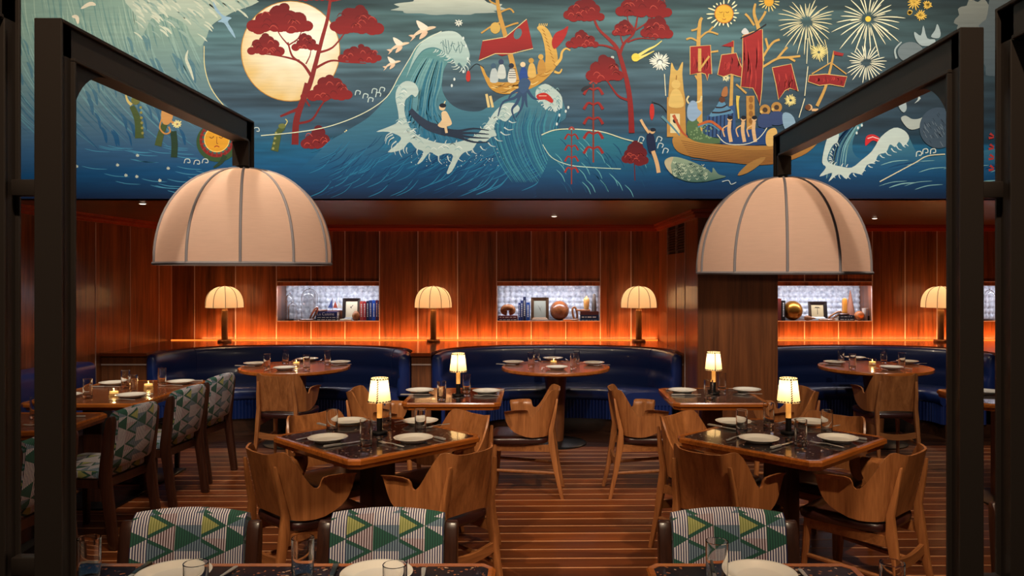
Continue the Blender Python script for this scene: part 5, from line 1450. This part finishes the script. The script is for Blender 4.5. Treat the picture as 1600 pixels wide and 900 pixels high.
burst(1353, 98, 7, 33, 28, (248,240,206), 1.4, 3, 6)
part('painted_firework')
burst(1279, 82, 2, 16, 26, (244,222,140), 1.3, 0, 7); part('painted_firework'); burst(1235, 157, 2, 11, 24, (244,222,140), 1.1, 0, 8); part('painted_firework'); burst(1134, 122, 1, 7, 14, (240,226,170), 1, 0, 12)
for x, y, r in ((1428,4,14),(1438,24,10),(1449,8,8),(1421,20,5)): part('painted_star'); burst(x, y, .6, r, 14, (240,190,80), 1.8, 0, int(x))
for a, b in (((1038,116),(1040,150)), ((1262,60),(1260,100)), ((1262,104),(1257,150)), ((1257,154),(1248,184))): part('painted_rocket_trail'); stroke([a, b], 1.3, (236,224,180), 0)
part('painted_rocket_trail')
stroke([(1288,62),(1292,80),(1293,100)], 1.1, (236,214,150))

# great galley
part('painted_diver')
stroke([(1001,187),(1007,198),(1014,208)], 4, TAN); disc(1019, 205, 4.4, TAN, 12); disc(1020, 203, 4.6, INK, 12, 3); poly([(1010,212),(1020,210),(1024,224),(1024,238),(1014,238)], (24,34,64), 4); stroke([(1020,236),(1026,254),(1029,270)], 6, TAN)
stroke([(1019,158),(1018,182)], 1, (40,36,36), 0); poly([(1016,164),(1021,164),(1022,180),(1018,188),(1015,178)], (200,46,36), 3); stroke([(1020,160),(1034,166),(1046,182)], 1, (40,36,36))
for x, y in ((1002,218),(1030,218),(1040,236),(1032,228)): stroke([(x-5,y+4),(x-2,y-4),(x+4,y-2),(x+2,y+3)], 1.5, (200,214,210))
part('painted_galley')
hc = vgrad(200, (204,148,70), 256, (146,92,38))
poly([(1052,214),(1052,228),(1064,240),(1096,248),(1140,254),(1190,258),(1230,252),(1262,238),(1282,218),(1292,206),(1284,204),(1262,216),(1230,226),(1180,228),(1130,226),(1090,222),(1068,212)], hc, 3)
for k in range(9): stroke([(1064+k*2,220+k*3.6),(1120,230+k*2.8),(1190,236+k*2.2),(1262-k*4,224+k*3)], .8, (120,72,30), 5, k == 0)
poly([(1042,152),(1070,150),(1072,214),(1042,214)], (196,142,66), 0); poly([(1047,178),(1062,178),(1062,208),(1047,208)], (232,214,160), 0); disc(1055, 189, 4, (30,30,34), 12)
poly([(1046,168),(1045,138),(1047,116),(1049,98),(1054,108),(1059,110),(1064,100),(1067,98),(1066,116),(1068,140),(1070,168)], vgrad(98, (226,184,98), 168, (192,140,66)), 3); stroke([(1057,118),(1055,135)], 1.4, (150,100,44)); disc(1056, 132, 7, (226,186,104), 16); poly([(1045,166),(1050,142),(1062,142),(1068,166)], (226,186,104), 4)
stroke([(1093,214),(1093,140),(1091,80),(1093,38),(1097,28)], (9,4), (214,164,82))
for p in ([(1093,60),(1106,50),(1122,54)], [(1092,66),(1080,60),(1072,62)], [(1094,112),(1104,98),(1110,84)], [(1093,130),(1086,118)], [(1094,40),(1088,46),(1080,48)], [(1107,50),(1114,42)], [(1108,82),(1122,80)]): stroke(p, 2.8, (214,164,82))
sail = vgrad(60, (172,40,36), 150, (136,24,26))
def sailp(pts):
    poly(pts, sail, 0)
    xs0, xs1 = min(p[0] for p in pts), max(p[0] for p in pts); ys0, ys1 = min(p[1] for p in pts), max(p[1] for p in pts)
    for i in range(14):
        x = xs0+(xs1-xs0)*(.14+.72*rm.random()); y = ys0+(ys1-ys0)*(.1+.4*rm.random())
        stroke([(x, y), (x+1, y+(ys1-ys0)*.16), (x-1, y+(ys1-ys0)*.3)], rm.uniform(.8, 2), (196,58,48) if i % 2 else (112,18,22), 4, i == 0, True)
    stroke(pts + [pts[0]], 1.1, (226,186,110), 0)
sailp([(1078,73),(1110,71),(1112,116),(1107,116),(1105,126),(1102,116),(1095,114),(1078,117)])
stroke([(1093,112),(1093,76)], 5, (214,164,82), 0); stroke([(1095,106),(1108,88)], 3, (214,164,82), 0)
stroke([(1141,186),(1143,130),(1145,64)], (6,3.5), (206,156,78)); sailp([(1127,86),(1150,83),(1156,100),(1168,122),(1154,120),(1142,116),(1130,120),(1121,117)]); poly([(1127,72),(1146,64),(1146,74)], (160,36,34), 0)
stroke([(1190,96),(1186,50),(1178,22),(1180,6)], (8,3), (214,164,82))
for p in ([(1178,40),(1170,28),(1164,22)], [(1182,40),(1192,26),(1196,18)], [(1190,92),(1206,68),(1218,62)], [(1190,106),(1214,92),(1232,90),(1250,88)], [(1214,92),(1224,80),(1230,74)], [(1232,90),(1242,96)], [(1200,76),(1196,60)]): stroke(p, 3.4, (214,164,82))
sailp([(1160,56),(1176,50),(1191,46),(1192,100),(1190,140),(1187,166),(1182,150),(1176,138),(1157,136),(1160,100)])
stroke([(1157,60),(1176,52),(1197,38)], 2, (40,34,34)); poly([(1158,50),(1164,44),(1170,52),(1162,54)], (220,214,206), 3)
sailp([(1206,106),(1236,100),(1247,143),(1234,138),(1226,142),(1216,156),(1212,132)])
stroke([(1173,206),(1172,150)], 13, (190,136,62), 0); stroke([(1166,146),(1150,132)], 3, (206,156,78), 0)
for k in range(4): disc(1173, 156+k*11, 3.4, (150,98,42), 12, 5)
poly([(1104,182),(1118,172),(1148,164),(1150,216),(1102,214)], (52,84,128), 0)
for k in range(7): stroke([(1108+k*6,182-k*1.6),(1107+k*6,214)], 2, (24,40,74), 0, k == 0)
poly([(1108,182),(1118,168),(1124,158),(1130,158),(1136,166),(1146,176),(1128,180)], (92,140,168), 3); stroke([(1112,176),(1126,176),(1142,172)], 2.6, (46,34,40)); stroke([(1118,168),(1128,168),(1136,164)], 2.4, (46,34,40)); disc(1128, 156, 5, (96,54,34), 12)
poly([(1127,150),(1130,138),(1136,136),(1136,150)], (176,110,60), 3)
poly([(1074,190),(1084,186),(1092,192),(1096,206),(1110,214),(1128,218),(1126,224),(1100,224),(1080,218),(1073,206)], (84,112,72), 4)
for i in range(40): disc(1078+rm.random()*34, 196+rm.random()*22, 1.3, (130,154,104), 6)
poly([(1074,168),(1080,158),(1088,160),(1090,170),(1096,176),(1090,184),(1082,190),(1074,184)], (148,172,196), 4); stroke([(1076,162),(1073,156),(1076,150)], 2.6, (232,210,150)); stroke([(1088,160),(1094,158),(1096,150)], 2.6, (232,210,150))
stroke([(1090,196),(1108,190),(1120,196),(1134,208)], 4, (196,96,44)); stroke([(1090,199),(1108,194),(1124,204)], 2, (84,140,160)); stroke([(1052,180),(1064,204),(1074,214)], (5,2), (190,86,46)); stroke([(1034,182),(1050,198),(1062,212)], (4,2), (96,140,150))
poly([(1128,214),(1134,202),(1160,204),(1190,200),(1198,212),(1196,226),(1130,226)], (34,66,116), 3)
for x in (1140, 1161, 1178):
    stroke([(x,190),(x-1,204),(x+2,222)], 5.5, TAN); disc(x, 186, 4, TAN, 12); disc(x+.5, 184, 4.3, (22,22,30), 12, 3.2); stroke([(x-3,196),(x-11,202),(x-8,214)], 2, TAN)
stroke([(1120,210),(1134,224),(1160,226),(1180,220),(1194,206),(1204,188)], 1.3, (226,220,190))
stroke([(1154,186),(1152,160),(1153,150)], (2,6), (226,190,80))
for x, y in ((1195,172),(1213,168)):
    disc(x, y, 8.5, (184,132,62), 20); disc(x, y, 4, (70,52,36), 14); disc(x-6, y+3, 2.2, (220,180,100), 10); poly([(x-9,y+8),(x+9,y+8),(x+10,y+26),(x-10,y+26)], (54,70,110), 3)
poly([(1222,180),(1230,176),(1240,184),(1242,200),(1226,202)], (140,168,186), 3)
poly([(1196,214),(1200,204),(1210,200),(1214,208),(1210,226),(1198,228)], (226,178,100), 4)
poly([(1152,274),(1166,258),(1184,248),(1196,246),(1186,258),(1168,270)], (170,120,58), 3)
part('painted_whale')
poly([(1038,252),(1046,246),(1060,246),(1084,254),(1104,264),(1112,270),(1114,262),(1122,272),(1134,276),(1120,280),(1100,284),(1076,284),(1054,276),(1042,264)], vgrad(246, (156,172,140), 284, (70,104,92)), 4)
poly([(1038,254),(1044,247),(1052,246),(1048,258),(1050,272),(1042,264)], (196,180,142), 3)
for i in range(90):
    x = 1052+rm.random()*52; y = 252+rm.random()*26+(x-1052)*.12
    stroke([(x-2,y-1),(x,y+1.4),(x+2,y-1)], .8, (206,212,178) if i % 2 else (40,70,66), 3, i % 30 == 0)
stroke([(1128,284),(1138,282),(1142,288),(1150,285)], 1.2, (200,212,210))
part('painted_sun')
burst(1131, 22, 16, 28, 20, (250,240,190), 2.2, 0, 31); disc(1131, 22, 15, (206,110,40), 32); disc(1131, 22, 13.8, (236,182,60), 32)
for sx in (1126, 1136): stroke([(sx-2.6,19),(sx,20.4),(sx+2.6,19)], .9, (140,70,20))
stroke([(1131,19),(1130,26),(1132,26)], .8, (170,96,30)); stroke([(1128,30),(1131,31),(1134,30)], .9, (160,60,30))
part('painted_sun')
burst(1201, 3, 8, 17, 16, (246,222,140), 1.6, 0, 33); disc(1201, 3, 7.4, (236,170,50), 24)
part('painted_raft_ship')
stroke([(1303,80),(1296,112),(1288,140),(1276,166)], (3,5), (206,156,78)); poly([(1302,80),(1318,84),(1316,88),(1302,86)], (160,40,36), 0); stroke([(1268,116),(1298,98),(1322,116)], 2, (206,156,78), 0)
sailp([(1264,118),(1290,116),(1323,120),(1318,136),(1296,132),(1280,134),(1262,128)])
disc(1264, 168, 5, TAN, 12); disc(1262, 168, 4.6, (110,60,30), 12); stroke([(1268,172),(1278,172)], 4, TAN)

# right-hand waves and pale beasts
part('painted_right_wave')
poly([(1270,316),(1284,262),(1296,228),(1312,204),(1332,184),(1350,180),(1346,196),(1334,214),(1332,236),(1346,248),(1372,232),(1396,206),(1418,214),(1440,244),(1500,240),(1600,236),(1600,316)], fade(vgrad(190, (74,132,142), 275, (8,70,116))), 6)
for i in range(60):
    f = rm.random(); pts = [(1290+f*30, 280-f*20), (1298+f*26, 236-f*6), (1316+f*18, 208), (1342, 186+f*6)]
    if i > 30: x, y = rm.uniform(1370, 1590), rm.uniform(258, 300); pts = [(x, y), (x+20, y-6), (x+44, y-8)]
    stroke(pts, rm.uniform(.7, 1.7), (130,176,176) if rm.random() < .5 else (10,60,100), 5, i % 10 == 0, True)
poly([(1294,212),(1302,202),(1310,208),(1308,222),(1300,228),(1292,248),(1298,256),(1312,260),(1330,262),(1346,250),(1362,236),(1376,214),(1396,200),(1412,204),(1420,216),(1412,228),(1404,222),(1398,230),(1390,226),(1384,238),(1372,242),(1366,254),(1354,258),(1346,272),(1330,270),(1322,280),(1310,272),(1294,284),(1300,270),(1280,276),(1290,262),(1284,254),(1288,230)], (196,208,198), 3)
stroke([(1334,182),(1340,176),(1346,172),(1350,182),(1342,190)], 6, (196,208,198)); 
for x, y in ((1340,200),(1338,208),(1346,196),(1350,170)): disc(x, y, 1.6, (216,222,214), 8, 2.4)
stroke([(1374,284),(1400,270),(1430,254),(1448,244),(1476,241)], 1.6, (216,206,170)); 
for x, y in ((1436,242),(1446,238),(1458,238)): stroke([(x-5,y+3),(x-4,y-4),(x+2,y-5),(x+3,y),(x-1,y+1)], 1.5, (210,218,206))
LAY[0] += 7e-6
fingers([(1300,272),(1330,272),(1354,260),(1372,244),(1400,228),(1418,222)], 15, 8, (202,212,204), 1)
fingers([(1308,222),(1296,240),(1298,256),(1330,262)], 12, 5, (202,212,204), -1)
part('painted_pale_beast')
disc(1422, 82, 20, (112,122,122), 26, 16); stroke([(1400,92),(1398,78),(1408,66)], (3,2), (170,180,174)); poly([(1430,62),(1428,50),(1438,56),(1442,40),(1448,60),(1460,62),(1458,70),(1440,72)], (164,176,172), 3); poly([(1454,58),(1460,48),(1464,38),(1469,52),(1466,60)], (164,176,172), 3)
part('painted_pale_beast')
poly([(1401,156),(1408,152),(1414,158),(1416,170),(1411,176),(1404,168)], (168,180,178), 3); part('painted_pale_beast'); poly([(1416,140),(1430,148),(1438,154),(1428,162),(1434,152)], (188,196,190), 3)
part('painted_pale_beast')
poly([(1407,186),(1414,181),(1424,186),(1434,186),(1446,182),(1456,184),(1446,192),(1436,200),(1420,202)], (176,182,172), 4)
part('painted_pale_beast')
disc(1466, 200, 30, (62,78,92), 30, 32)
for i in range(60):
    a = rm.uniform(0, 6.28); r = rm.uniform(2, 26); x, y = 1466+r*math.cos(a), 200+r*math.sin(a)
    stroke([(x,y),(x+3,y+5)], .8, (110,122,130) if i % 2 else (34,46,58), 0, i % 20 == 0)
part('painted_red_plant')
for y in (213, 230, 246, 263):
    part('painted_red_plant'); stroke([(1552,y),(1546,y-4)], (2,4), (176,50,44), 0); stroke([(1552,y+2),(1544,y+3)], (2,4), (176,50,44), 0)
flush()
